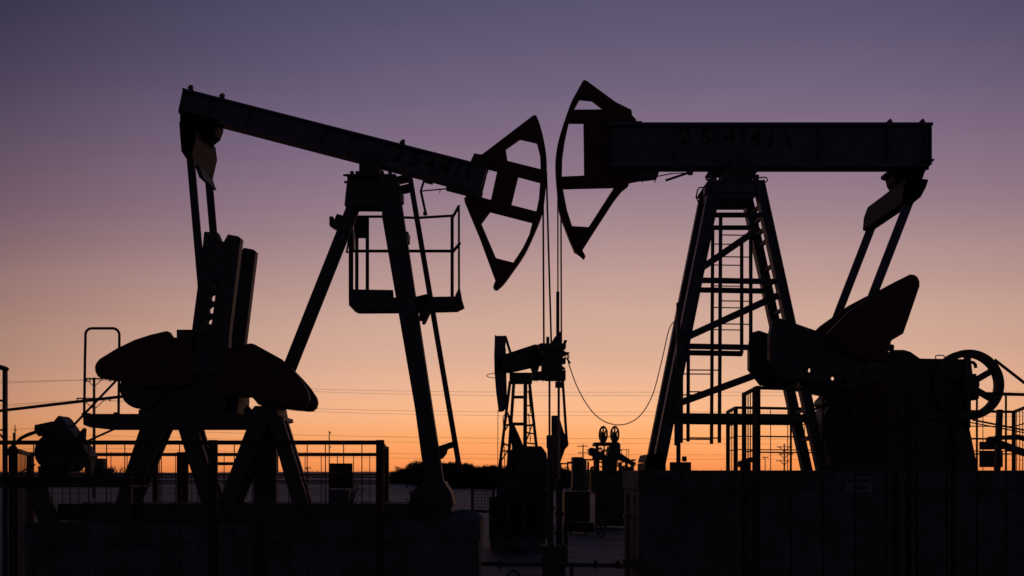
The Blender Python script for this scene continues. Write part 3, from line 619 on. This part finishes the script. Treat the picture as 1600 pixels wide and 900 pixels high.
for i in range(1, 24):
    u = i/24; sw.append((894+(1041-894)*u, 0))
mb = MB(); cpts = [(886, 553), (888, 566), (893, 581), (899, 598), (908, 617), (917, 632), (928, 646), (940, 656), (952, 661.5), (966, 664), (980, 662), (993, 655.5), (1004, 645), (1013, 631), (1020, 616), (1025, 600), (1030, 580), (1036, 555), (1041, 532), (1045, 516), (1050, 506), (1057, 501)]
cat = [P(x_, y_, 18.55-.6*i/(len(cpts)-1)) for i, (x_, y_) in enumerate(cpts)]
sm = []
for i in range(len(cat)-1):
    p0, p1, p2, p3 = cat[max(i-1, 0)], cat[i], cat[i+1], cat[min(i+2, len(cat)-1)]
    for k_ in range(4):
        t_ = k_/4; sm.append(.5*((2*p1)+(p2-p0)*t_+(2*p0-5*p1+4*p2-p3)*t_*t_+(3*p1-p0-3*p2+p3)*t_**3))
sm.append(cat[-1])
cb = thing('slack_cable', 'slack black cable hanging in a loop from the carrier bar to the post', 'cable', cat[10])
obj('cable', MB().tube(sm, .0095, 6), M_BLACK, cb, smooth=True)
mb = MB(); mb.tube([P(884+3.2*math.cos(k_*.55)+2, 557+3.6*math.sin(k_*.55), 18.5) for k_ in range(12)], .012, 6); mb.pbar((886, 560), (891, 568), 2.6, 18.5, .03); obj('hook', mb, M_DARK, cb)
tp = thing('instrument_post', 'slim post standing on the right foundation beside the front leg, holding the slack cable', 'post', P(1060, 733, 17.95))
obj('post', MB().pbar((1060, 473), (1060, 733), 6, 17.95, .07), M_DARK, tp, .004)
mb = MB(); mb.rect(1049, 722, 1080, 738, 17.85, 18.05); mb.rect(1067, 713, 1073, 721, 17.9, 18); mb.rect(1054, 612, 1059, 696, 17.93, 17.97); obj('base_plate', mb, M_DARK, tp, .004)

# ------------------------------------------------------------------ guard fences (welded bars)
def fence(name, label, runs, zt, rails, step, m, wpost, wrail, hbars=(), extra_posts=(), grp='bar guard fences round the pumpjacks', bar=.008, zb=.05):
    c = Vector(runs[0][0]); f_ = thing(name, label, 'fence', (c.x, c.y, 0), grp)
    rl_, br = MB(), MB(); posts = []
    for a, b_ in runs:
        a, b_ = Vector((*a, 0)), Vector((*b_, 0)); d_ = b_-a; ll = d_.length
        for h_ in rails: rl_.bar(a+Vector((0, 0, zt-h_)), b_+Vector((0, 0, zt-h_)), wrail, wrail)
        for h_ in hbars: br.bar(a+Vector((0, 0, zt-h_)), b_+Vector((0, 0, zt-h_)), .022, .022)
        n_ = max(1, round(ll/step))
        for i in range(1, n_): q = a+d_*i/n_; br.tube([q+Vector((0, 0, zb)), q+Vector((0, 0, zt))], bar, 5)
        for q in (a, b_):
            if all((q-p_).length > .05 for p_ in posts): posts.append(q)
    for q in extra_posts: posts.append(Vector((*q, 0)))
    obj('rail', rl_, m, f_); obj('bars', br, m, f_)
    for q in posts: obj('post', MB().box(q.x-wpost/2, q.x+wpost/2, q.y-wpost/2, q.y+wpost/2, -.1, zt+.01), m, f_)
    return f_
def XY(px, Y): return ((px-800)/F*Y, Y)
z_at = lambda py, Y: EYE+(HY-py)/F*Y
YF = 15.5
fa = fence('guard_fence', 'rusty bar fence in front of the left pumpjack, nearest the camera', [(XY(-90, YF), XY(594, YF)), (XY(594, YF), XY(602.5, 19.2))], z_at(688.5, YF), (.03,), .285, M_RUST, .115, .066, (.53, .63), [XY(333, YF)])
YB = 19.4
fb = fence('guard_fence', 'rusty bar fence behind the left pumpjack with a return on its left end', [(XY(47, YB), XY(603, YB)), (XY(20, YF+.1), XY(47, YB))], z_at(707, YB), (.04,), .315, M_RUST, .09, .065, (.48, .6), [XY(243, YB), XY(281, YB), XY(290, YB), XY(335, YB)])
mb = MB(); mb.rect(289, 722, 297, 726, YB-.1, YB-.05); mb.rect(335, 722, 366, 727, YB-.1, YB-.05)
obj('gate_frame', mb, M_RUST, fb)
RY = lambda px: 15.6+(px-1184)/416*1.33
fr = fence('guard_fence', 'tall bar fence in front of the gearbox of the right pumpjack', [(XY(1184, RY(1184)), XY(1660, RY(1660)))], z_at(604, 15.6), (.02,), .58, M_RUST, .07, .05, (.78, 1.03), [XY(1400, RY(1400)), XY(1420, RY(1420)), XY(1490, RY(1490))], bar=.018)
fr2 = fence('guard_fence', 'short bar fence panel closing the left end of the tall fence', [(XY(1180, 15.75), XY(1162, 16.9))], z_at(604, 15.6), (.02,), .25, M_RUST, .055, .05, (1.0,), bar=.010)
YB2 = 20.9
fr3 = fence('guard_fence', 'lower bar fence behind the right pumpjack with returns at both ends', [(XY(1150, YB2), XY(1584, YB2+1.4)), (XY(1137, YB2+1.4), XY(1150, YB2)), (XY(1584, YB2+1.4), XY(1625, 19.2))], z_at(637, YB2), (.0,), .40, M_RUST, .065, .055, (.33, .60, .88), [], bar=.009, zb=1.0)
sb = thing('info_board', 'dark board hung on the fence in front of the left pumpjack', 'board', P(532, 765, YF-.06))
obj('panel', MB().rect(514, 724, 550.5, 763, YF-.08, YF-.055), M_RUST, sb); obj('edge_strip', MB().pbar((515, 739), (550, 737), 1.4, YF-.087, .006), M_GALV_LIT, sb); obj('lower_panel', MB().rect(513.5, 765, 545, 788, YF-.08, YF-.06), M_DARK, sb)
sb2 = thing('info_board', 'dark two-piece board on the rear fence beneath the flywheel', 'board', P(1549, 731, 21.9))
obj('panel', MB().rect(1531, 704, 1567, 730, 21.9, 21.93), M_DARK, sb2); obj('upper_panel', MB().rect(1531, 690, 1567, 702.6, 21.9, 21.93), M_DARK, sb2)
tl = thing('junction_box', 'low slanted box on the right foundation beside the fence corner', 'box', P(1167, 734, 17.6))
obj('housing', MB().prism([(1155, 722), (1177, 714), (1178, 721), (1157, 730)], 17.5, 17.8), M_DARK, tl, .006); obj('foot', MB().rect(1160, 724, 1172, 735, 17.55, 17.75), M_DARK, tl)
tf = thing('steel_gantry', 'tall square steel frame cut by the left edge of the photo', 'frame', (XY(8, 16.2)[0], 16.2, 0))
obj('upright', MB().pbar((8, 574), (8, 960), 5.6, 16.2, .06), M_DARK, tf); mb = MB(); mb.pbar((11, 577), (-6, 572), 6, 16.2, .06, 15.9); mb.pbar((-6, 572), (-6, 960), 5, 15.9, .06); obj('top_bar', mb, M_DARK, tf)
mb = MB(); mb.pbar((8, 627.5), (-6, 624), 2, 16.2, .03, 15.9); mb.pbar((8, 672.5), (-6, 671), 2, 16.2, .03, 15.9); obj('rung', mb, M_DARK, tf)
def weed(label, x, ybase, Y, hpx, n_):
    w_ = thing('dry_weed', label, 'weed', P(x, ybase, Y)); m_ = MB(); lf = MB(); px = Y/F; base = P(x, ybase, Y)
    for i in range(n_):
        d_ = Vector((random.gauss(0, .35), random.gauss(0, .35), 1)); h_ = hpx*px*random.uniform(.5, 1); tip = base+d_*h_
        m_.tube([base+Vector((random.gauss(0, .03), random.gauss(0, .03), -.05)), base+d_*h_*.5+Vector((0, 0, .02)), tip], .005, 4)
        for k_ in range(8):
            q = base+d_*h_*random.uniform(.45, 1)+Vector((random.gauss(0, .03), random.gauss(0, .03), 0)); s2 = random.uniform(.012, .03)
            lf.add([q+Vector((random.uniform(-1, 1), random.uniform(-1, 1), random.uniform(-1, 1)))*s2 for _ in range(3)], [[0, 1, 2]])
    obj('stem', m_, M_WEED, w_); obj('seed_heads', lf, M_WEED, w_); return w_
weed('dry weed clump standing by the info board on the near fence', 548, 790, 16.0, 38, 14)
weed('dry weed clump beside the thick foot of the left pumpjack leg', 648, 800, 16.9, 36, 10)
cs = P(728, 813, 17.0)
def mound(mb, c, rx, ry, rz):
    n_ = 20; rows = 7; vs_ = []
    for j in range(rows+1):
        t_ = j/rows*math.pi/2
        for i in range(n_):
            a_ = 2*math.pi*i/n_; k_ = 1+.15*math.sin(3*a_+1)+.08*math.sin(7*a_)
            vs_.append((c.x+rx*k_*math.cos(t_)*math.cos(a_), c.y+ry*k_*math.cos(t_)*math.sin(a_), c.z+rz*math.sin(t_)*(1+.1*math.sin(5*a_))))
    mb.add(vs_, [[j*n_+i, j*n_+(i+1) % n_, (j+1)*n_+(i+1) % n_, (j+1)*n_+i] for j in range(rows) for i in range(n_)])
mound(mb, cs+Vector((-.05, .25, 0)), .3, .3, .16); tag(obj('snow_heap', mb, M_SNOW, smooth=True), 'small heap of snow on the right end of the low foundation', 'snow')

# ------------------------------------------------------------------ pumpjack in the middle distance, seen three-quarter from behind
Y3 = 31.6
p3 = thing('pumpjack', 'smaller pumpjack farther back in the gap between the two foreground pumpjacks', 'pumpjack', P(812, 860, Y3))
mb = MB(); mb.prism([(773, 524), (774.5, 523), (775, 524.5), (789, 524.5), (789.5, 523), (790.5, 526), (789, 552), (789.5, 600), (788, 641), (779, 643), (775, 612), (772.5, 580), (772, 556)], 33.0, 33.4); hd = obj('horsehead', mb, M_BLUE, p3, .01)
mb = MB(); mb.pbar((790, 527), (799, 556), 4, 33.2, .1, 32.6); mb.pbar((788, 545), (790, 640), 5, 33.2, .2); obj('head_strut', mb, M_BLUE, hd)
mb = MB(); a0 = [P(786, 558, 33.2), P(786, 583, 33.2)]; a1 = [P(846, 538.5, 30.6), P(846, 569, 30.6)]
wv = Vector((.22, .08, 0)); vs_ = [a0[0]-wv, a0[0]+wv, a0[1]+wv, a0[1]-wv, a1[0]-wv, a1[0]+wv, a1[1]+wv, a1[1]-wv]
mb.add(vs_, [[0, 1, 2, 3], [7, 6, 5, 4], [0, 4, 5, 1], [1, 5, 6, 2], [2, 6, 7, 3], [3, 7, 4, 0]])
bm3 = obj('walking_beam', mb, M_CAST, p3, .01)
mb = MB(); q = [P(817.5, 548, 30.9), P(834, 544, 30.9), P(834, 563, 30.9), P(817.5, 568, 30.9)]; mb.add(q + [p+Vector((0, .06, 0)) for p in q], [[0, 1, 2, 3], [7, 6, 5, 4], [0, 4, 5, 1], [1, 5, 6, 2], [2, 6, 7, 3], [3, 7, 4, 0]]); obj('number_plate', mb, M_DARK, bm3)
mb = MB(); mb.rect(796, 582, 832, 596, 31.2, 32.2); mb.cyl(P(836, 573, 31.2), (0, 1, 0), .13, .6); mb.rect(844, 536, 856, 548, 30.4, 30.7); obj('post_cap', mb, M_DARK, p3, .01)
for a, b_, w_, Y_ in (((797, 596), (779, 742), 4.5, 32.3), ((803, 596), (793, 742), 5, 31.0), ((821, 596), (820, 742), 6, 31.0), ((827, 596), (843, 742), 4.5, 32.3)):
    obj('post_leg', MB().pbar(a, b_, w_, Y_, .2), M_DARK, p3)
mb = MB()
for a, b_, w_ in (((799, 620.5), (820, 620.5), 4.5), ((795, 662.5), (822, 662.5), 5), ((787, 649), (795, 651), 2), ((786, 664), (796, 664), 3), ((783, 692), (797, 697), 2.6), ((783, 705), (800, 704), 2.2), ((787, 676), (797, 660), 2), ((782, 722), (796, 700), 2), ((822, 648), (832, 650), 2), ((822, 665), (834, 664), 3), ((822, 690), (832, 662), 2), ((823, 676), (836, 678), 2.2), ((823, 692), (838, 694), 2.4), ((826, 610), (829, 646), 1.4), ((826, 646), (829, 690), 1.4), ((786, 650), (789, 735), 1.4), ((784, 700), (784, 740), 1.4), ((824, 634), (830, 633), 2), ((822, 612), (828, 613), 2)):
    mb.pbar(a, b_, w_, 31.8, .06)
obj('lattice_brace', mb, M_DARK, p3)
mb = MB(); mb.prism([(862, 649), (871, 649), (875, 655), (881, 675), (888, 689), (888.5, 696), (883, 702), (876, 722), (870, 740), (855, 740), (862, 705)], 29.6, 29.9); obj('counterweight', mb, M_DARK, p3, .02)
mb = MB(); mb.pbar((879, 592), (885.5, 690), 4, 29.4, .1); obj('pitman_arm', mb, M_DARK, p3)
mb = MB(); mb.prism([(818, 697), (846, 697), (854, 708), (858, 742), (805, 742), (806, 730), (812, 722)], 30.2, 31.4); mb.prism([(792, 640), (803, 662), (812, 682), (818, 697), (812, 722), (800, 742), (788, 742), (794, 715), (800, 700)], 31.0, 31.3); mb.prism([(808, 740), (807, 728), (811, 722), (814, 742)], 31, 31.3); obj('gearbox', mb, M_DARK, p3, .02)
mb = MB(); mb.rect(772, 738, 862, 748, 30.0, 32.4); mb.rect(764, 776, 858, 787, 30.0, 32.4); mb.rect(776, 748, 858, 776, 30.4, 32.0)
for x_ in (764, 790, 814, 838, 850): mb.rect(x_, 786, x_+9, 842, 30.0, 30.4)
mb.rect(764, 832, 858, 836, 30.0, 32.0); mb.rect(772, 786, 852, 840, 30.7, 31.8); obj('base_frame', mb, M_DARK, p3, .01)
mb = MB(); a_ = P(766, 838, 30); mb.box(a_.x, P(852, 838, 30).x, 30.0, 32.4, -.1, a_.z); obj('foundation', mb, M_CONC, p3, .03)
mb = MB(); mb.tube([P(780+20*math.cos(k_*math.pi/8)-0, 587+4*math.sin(k_*math.pi/8)*(1 if k_ < 8 else 1), 33.0+.4*math.sin(k_*math.pi/8)) for k_ in range(4, 13)], .012, 5); mb.tube([P(778, 640, 33.3), P(777.5, 742, 33.3)], .012, 5); obj('bridle_rope', mb, M_ROPE, p3)
fg = thing('mesh_gate', 'small mesh gate beside the smaller middle pumpjack', 'gate', P(760, 800, 29))
mb = MB()
for a, b_ in (((738, 760), (738, 806)), ((771, 762), (771, 806)), ((738, 762), (771, 764)), ((738, 798), (771, 800))): mb.pbar(a, b_, 4, 29, .06)
obj('gate_frame', mb, M_RUST, fg); mb = MB()
for i in range(6): mb.pbar((742+i*5, 764), (742+i*5, 798), .7, 29.02, .01)
for i in range(7): mb.pbar((738, 767+i*5), (771, 768+i*5), .7, 29.02, .01)
obj('mesh', mb, M_STEEL, fg)

# ------------------------------------------------------------------ far plant: unit with two pulley wheels, cabinet, railings
Y4 = 44.
p4 = thing('pumping_unit', 'distant pumping unit with two slim wheels on top and a sloping guard', 'pumping unit', P(955, 820, Y4))
for x_ in (942.5, 960.5):
    mb = MB(); c = P(x_, 679, Y4); ax = Vector((.92, .39, 0)).normalized(); a = ax.cross(Vector((0, 0, 1))).normalized()
    rr = 12.3/F*Y4; pts = [c+(a*math.cos(2*math.pi*k_/28)+Vector((0, 0, 1))*math.sin(2*math.pi*k_/28))*rr for k_ in range(29)]
    mb.tube(pts, .045, 6)
    for k_ in range(3):
        q = a*math.cos(math.pi*k_/3+.5)+Vector((0, 0, 1))*math.sin(math.pi*k_/3+.5); mb.tube([c-q*rr, c+q*rr], .04, 5)
    mb.prism([(x_-4, 677), (x_+3.6, 677), (x_+4, 694), (x_-4, 694)], Y4-.1, Y4+.1)
    obj('wheel', mb, M_DARK, p4)
mb = MB(); mb.rect(929, 691, 968, 696, Y4-.5, Y4+.5); mb.rect(927, 694.5, 932, 697, Y4-.3, Y4+.3); mb.rect(965, 693.5, 969.5, 712, Y4-.2, Y4+.2); mb.rect(931, 696, 935.5, 745, Y4-.4, Y4-.2); mb.pbar((947, 682.4), (956, 682.4), 1.2, Y4, .06)
mb.pbar((944, 697), (944, 720), 2, Y4, .08); mb.pbar((936, 703), (952, 703), 1.4, Y4, .08); mb.pbar((937, 706), (942, 708.5), 2, Y4, .1); obj('top_frame', mb, M_DARK, p4)
mb = MB(); mb.prism([(952, 697), (966, 697), (967, 706), (994, 724), (994, 727), (966, 717), (964, 724), (958, 742), (946, 742), (946, 722), (950, 712)], Y4-.6, Y4+.6); mb.prism([(920.5, 703), (923, 699), (929, 700), (937, 705), (951, 714), (951, 722), (938, 716), (930, 713), (922, 711)], Y4-.6, Y4+.2); mb.rect(925, 712, 931, 719, Y4-.6, Y4, Y4)
obj('drive_guard', mb, M_DARK, p4, .02)
mb = MB()
for x_, w_ in ((933.5, 6), (943.5, 2.5), (963, 2), (970, 3), (980, 2.5), (989, 3)): mb.rect(x_-w_/2, 712 if x_ < 965 else 722, x_+w_/2, 742, Y4-.3, Y4+.3)
for i in range(64): x_, y_ = random.uniform(928, 990), random.uniform(717, 738); mb.rect(x_, y_, x_+random.uniform(2, 5), y_+random.uniform(1, 2.4), Y4-.4, Y4+.4)

for i in range(26):
    x_, y_ = random.uniform(930, 968), random.uniform(698, 716); w2, h2 = random.choice(((1, 6), (1.2, 9), (6, 1), (9, 1.2), (2.5, 2.5), (2, 4))); mb.rect(x_, y_, x_+w2, y_+h2, Y4-.3, Y4+.3)
for x_ in (926, 949, 972, 979, 986): mb.lathe(P(x_, 733, Y4-.5), (.3, -1, 0), [(.02, 0), (.13, 0), (.13, .05), (.02, .05)], 14)
mb.rect(924, 737, 992, 770, Y4-.6, Y4+.6); mb.rect(930, 770, 988, 822, Y4-.5, Y4+.5); obj('machinery', mb, M_DARK, p4)
mb = MB()
for x_ in (971.5, 979, 982.5): mb.pbar((x_, 702.5), (x_, 716), .8, Y4+.3, .04)
mb.pbar((969, 702.5), (983, 702.5), 1, Y4+.3, .04); mb.pbar((908, 718.5), (932, 718.5), 2.6, Y4+.3, .05); mb.pbar((915, 735), (932, 735), 2, Y4+.3, .05); mb.pbar((919, 721), (919, 765), 3, Y4+.3, .06); mb.pbar((928, 720), (928, 737), 1.6, Y4+.3, .06); mb.pbar((917, 703), (922, 703), 1.4, Y4+.3, .05)
obj('handrail', mb, M_DARK, p4)
cbn = thing('equipment_cabinet', 'tall narrow metal cabinet standing left of the distant two-wheeled unit', 'cabinet', P(904, 821, 43))
obj('cabinet_body', MB().rect(895, 714, 910.5, 762, 43, 44.2).rect(893, 762, 918, 812, 43, 44.2), M_DARK, cbn, .01); obj('lit_side_panel', MB().prism([(910.7, 715), (916.5, 718), (917.5, 762), (910.7, 762)], 43.05, 44.1), M_GALV_LIT, cbn)  # cabinet's lit side is put in as a panel of paler colour
obj('supports', MB().rect(896, 812, 901, 836, 43, 43.3).rect(910, 812, 915, 836, 43, 43.3), M_DARK, cbn)
rg = thing('guard_fence', 'low railing running left from the tall narrow cabinet', 'fence', P(887, 815, 40))
mb = MB(); mb.pbar((868, 724.5), (888, 724.5), 2.4, 40, .06); mb.pbar((886, 723), (897, 723), 3.4, 40, .06); mb.pbar((884, 745), (896, 745), .8, 40, .03); mb.pbar((884, 752), (896, 752), .8, 40, .03); obj('rail', mb, M_RUST, rg)
for x_ in (876, 887): obj('post', MB().pbar((x_, 723), (x_, 815), 2.6, 40, .06), M_RUST, rg)
tk = thing('metal_tank', 'low rust-red tank on short legs below the tall narrow cabinet', 'tank', P(899, 838, 38))
obj('tank_body', MB().rect(882, 768, 922, 824, 38, 39.5), M_RED, tk, .03)
for x_ in (889, 913): obj('leg', MB().rect(x_, 823, x_+5, 842, 38.2, 38.5), M_DARK, tk)

# ------------------------------------------------------------------ power line poles and wires
def pole(label, x, ytop, Y, wpx, arms, ybase=None, grp='power line poles on the plain', braces=True):
    zb = ground_z(P(x, 0, Y).x, Y); p_ = thing('power_pole', label, 'power pole', (P(x, 0, Y).x, Y, zb), grp)
    r0 = wpx/2/F*Y; top = P(x, ytop, Y); obj('shaft', MB().tube([Vector((top.x, Y, zb-.3)), top], r0*1.1, 10, r0*.85), M_POLE, p_, smooth=True)
    for y_, xl, xr in arms:
        m_ = MB(); m_.bar(P(xl, y_, Y), P(xr, y_, Y), 2/F*Y if wpx > 3 else 1.1/F*Y, .12)
        if braces:
            k_ = (xr-xl)*.36; m_.bar(P(x-k_, y_, Y), P(x, y_+k_*.9, Y), 1.1/F*Y, .05); m_.bar(P(x+k_, y_, Y), P(x, y_+k_*.9, Y), 1.1/F*Y, .05)
        ar = obj('cross_arm', m_, M_POLE, p_)
        m_ = MB()
        for xi in (xl+1, (xl+x)/2, xr-1): m_.bar(P(xi, y_, Y), P(xi, y_+(5 if wpx > 3 else 1.6), Y), 1.5/F*Y if wpx > 3 else .9/F*Y, .08)
        obj('insulator', m_, M_BLACK, ar)
    return p_
YW = 98.
pole('tall concrete power pole behind the motor of the left pumpjack', 147, 590, YW, 4.6, ((591.5, 134, 173), (622.5, 120, 173)))
pole('slim power pole far off at the left, by the curved conduit', 23.5, 664, 150, 1.6, ((672, 22, 26),), braces=False)
obj('transformer', MB().bar(P(22.3, 676, 150), P(22.3, 697, 150), .3, .3), M_POLE, [o for o in bpy.data.objects if o.name.startswith('power_pole')][-1])
pole('slim pole rising behind the info board on the near fence', 514.5, 673, 120, 1.8, ((676, 514, 517.5), (698, 514, 517.5)), braces=False)
pole('small T-shaped pole out on the snow behind the left fence', 481, 729.5, 90, 1.2, ((731, 477, 486),), braces=False)
pole('twin-armed power pole behind the tall narrow cabinet', 911, 694.5, 130, 2.2, ((697, 902, 918.5), (707.5, 903, 920)), braces=False)
pole('small T-shaped power pole seen through the right fence', 1195.5, 713, 200, 1.5, ((714.5, 1191, 1201),), braces=False)
pole('switch pole with ragged insulators seen through the right fence', 1225.5, 693, 120, 2.4, ((698, 1214, 1238), (709, 1217, 1239), (720, 1213, 1233)), braces=True)
wires = [(593, -60, 600, 613, 612.5, 40), (593.5, -60, 604, 618, 618.5, 38), (624, -60, 640, 643.5, 644, 30), (625, -60, 645, 648.5, 651, 30), (668, -60, 676, 683, 688, 14), (680, -60, 688, 690.5, 696, 12), (700, -60, 706, 709, 712, 8), (706, -60, 712, 716, 719, 8)]
for i, (ypole, xl, yl, ymid, yr, sag) in enumerate(wires):
    pts = []
    for k_ in range(-20, 81):
        x_ = 147+k_*22.5
        if k_ < 0:
            u = -k_/20; y_ = ypole+(yl-ypole)*u*(1.6 if i < 4 else 1.1)
        else:
            u = min(k_/80, 1.0); v = 2*u-1   # sag curve through pole, middle, far right
            ym = ymid; a_, c_ = ypole, ypole+(yr-ym)*2+ (ymid-ypole)*.35
            y_ = ym + (a_-ym)*max(0, (1-u*2.6))**2 + (yr-ym)*u
        pts.append(P(x_, y_, YW))
    w_ = obj('power_line', MB().tube(pts, (.013, .012, .014, .013, .015, .011, .012, .012)[i], 5), M_WIRE, smooth=True)
    tag(w_, 'thin overhead power wire, %s of the eight crossing the sky' % ('topmost', 'second from the top', 'third from the top', 'fourth from the top', 'fourth from the bottom', 'third from the bottom', 'second from the bottom', 'lowest')[i], 'power line', 'overhead power wires crossing the sky')

# ------------------------------------------------------------------ woodland and shrubs on the plain (winter twigs)
def twigs(mb, base, h_, w_, n_):
    mb.tube([base, base+Vector((0, 0, h_*.8))], .06, 4)
    for i in range(n_):
        z_ = random.uniform(.05, 1); rr = w_*(1-.55*z_)*math.sqrt(random.random()); a_ = random.uniform(0, 6.28)
        q = base+Vector((rr*math.cos(a_), rr*math.sin(a_), z_*h_)); d_ = Vector((random.gauss(0, .5), random.gauss(0, .5), random.uniform(.2, 1)))*random.uniform(.25, .7)
        s2 = Vector((random.uniform(-.12, .12), random.uniform(-.12, .12), .05)); mb.add([q, q+d_*.6+s2, q+d_*1.3], [[0, 1, 2]])
        mb.add([q-s2, q+d_*.5-s2*2, q+Vector((random.uniform(-.3, .3), 0, random.uniform(-.3, .3)))], [[0, 1, 2]])
mb = MB(); prof = [(612, 739), (624, 736.5), (634, 733), (638, 727.5), (642, 724.5), (660, 724), (700, 726), (712, 725), (735, 728), (745, 733), (752, 734), (757, 731), (762, 730), (770, 729.5), (790, 731), (860, 733), (890, 737)]
def prof_y(x_):
    for (a, ya), (b_, yb) in zip(prof, prof[1:]):
        if a <= x_ <= b_: return ya+(yb-ya)*(x_-a)/(b_-a)
    return 738
for i in range(520):
    x_ = random.uniform(612, 890); 
    near = random.random() < .6
    Y_ = random.uniform(170, 190) if (x_ > 660 and near) else random.uniform(205, 240)
    if x_ < 648: Y_ = random.uniform(240, 280)
    top = P(x_, prof_y(x_)+random.gauss(.8, 2.0), Y_); b_ = Vector((top.x, Y_, ground_z(top.x, Y_)-.1)); twigs(mb, b_, max(.6, top.z-b_.z), 1.3, 110)
for i in range(130):
    x_ = random.uniform(634, 890); Y_ = random.uniform(172, 235); top = P(x_, prof_y(x_)-random.uniform(0, 3.2), Y_); b_ = Vector((top.x, Y_, -.1)); h_ = top.z-b_.z
    mb.tube([b_, Vector((top.x+random.gauss(0, .2), Y_, top.z))], .07, 4, .02)
    for k_ in range(9):
        q = b_+Vector((0, 0, h_*random.uniform(.55, .95))); mb.tube([q, q+Vector((random.gauss(0, .5), random.gauss(0, .4), random.uniform(.3, .9)))], .035, 3, .012)
w_ = obj('woodland', mb, M_TREE); tag(w_, 'dark leafless woodland on the plain left of the middle pumpjack', 'wood', None, 'stuff')
mb = MB()
for i in range(700):
    x_ = random.uniform(-700, 700); y_ = random.uniform(700, 790); twigs(mb, Vector((x_, y_, ground_z(x_, y_)-.1)), random.choice((.5, .7, .9, 1.2, 1.6)), 2.4, 14)
w_ = obj('scrub', mb, M_TREE); tag(w_, 'fringe of bare scrub along the far snowy ridge', 'scrub', None, 'stuff')
for x_, yt, Y_, wd, lab in ((161, 733, 260, 2.2, 'bare round shrub on the horizon under the left motor guard'), (171, 730.5, 265, 1.6, 'slim bare shrub on the horizon just left of a taller one'), (177, 730, 250, 1.6, 'taller slim bare shrub on the horizon by the left support leg'), (195, 730, 255, 2.6, 'broad bare shrub on the horizon touching the left support leg'), (621, 730, 280, 1.5, 'lone bare shrub on the horizon left of the woodland'), (125, 735, 250, 2.4, 'low bare shrub on the horizon below the left motor')):
    top = P(x_, yt, Y_); b_ = Vector((top.x, Y_, ground_z(top.x, Y_))); h_ = max(1.0, top.z-b_.z)
    tr = thing('bare_shrub', lab, 'shrub', b_, 'bare shrubs on the horizon')
    obj('trunk', MB().tube([b_-Vector((0, 0, .2)), b_+Vector((0, 0, h_*.8))], .08, 5), M_TREE, tr); m_ = MB(); twigs(m_, b_, h_, wd, 260); obj('crown', m_, M_TREE, tr)
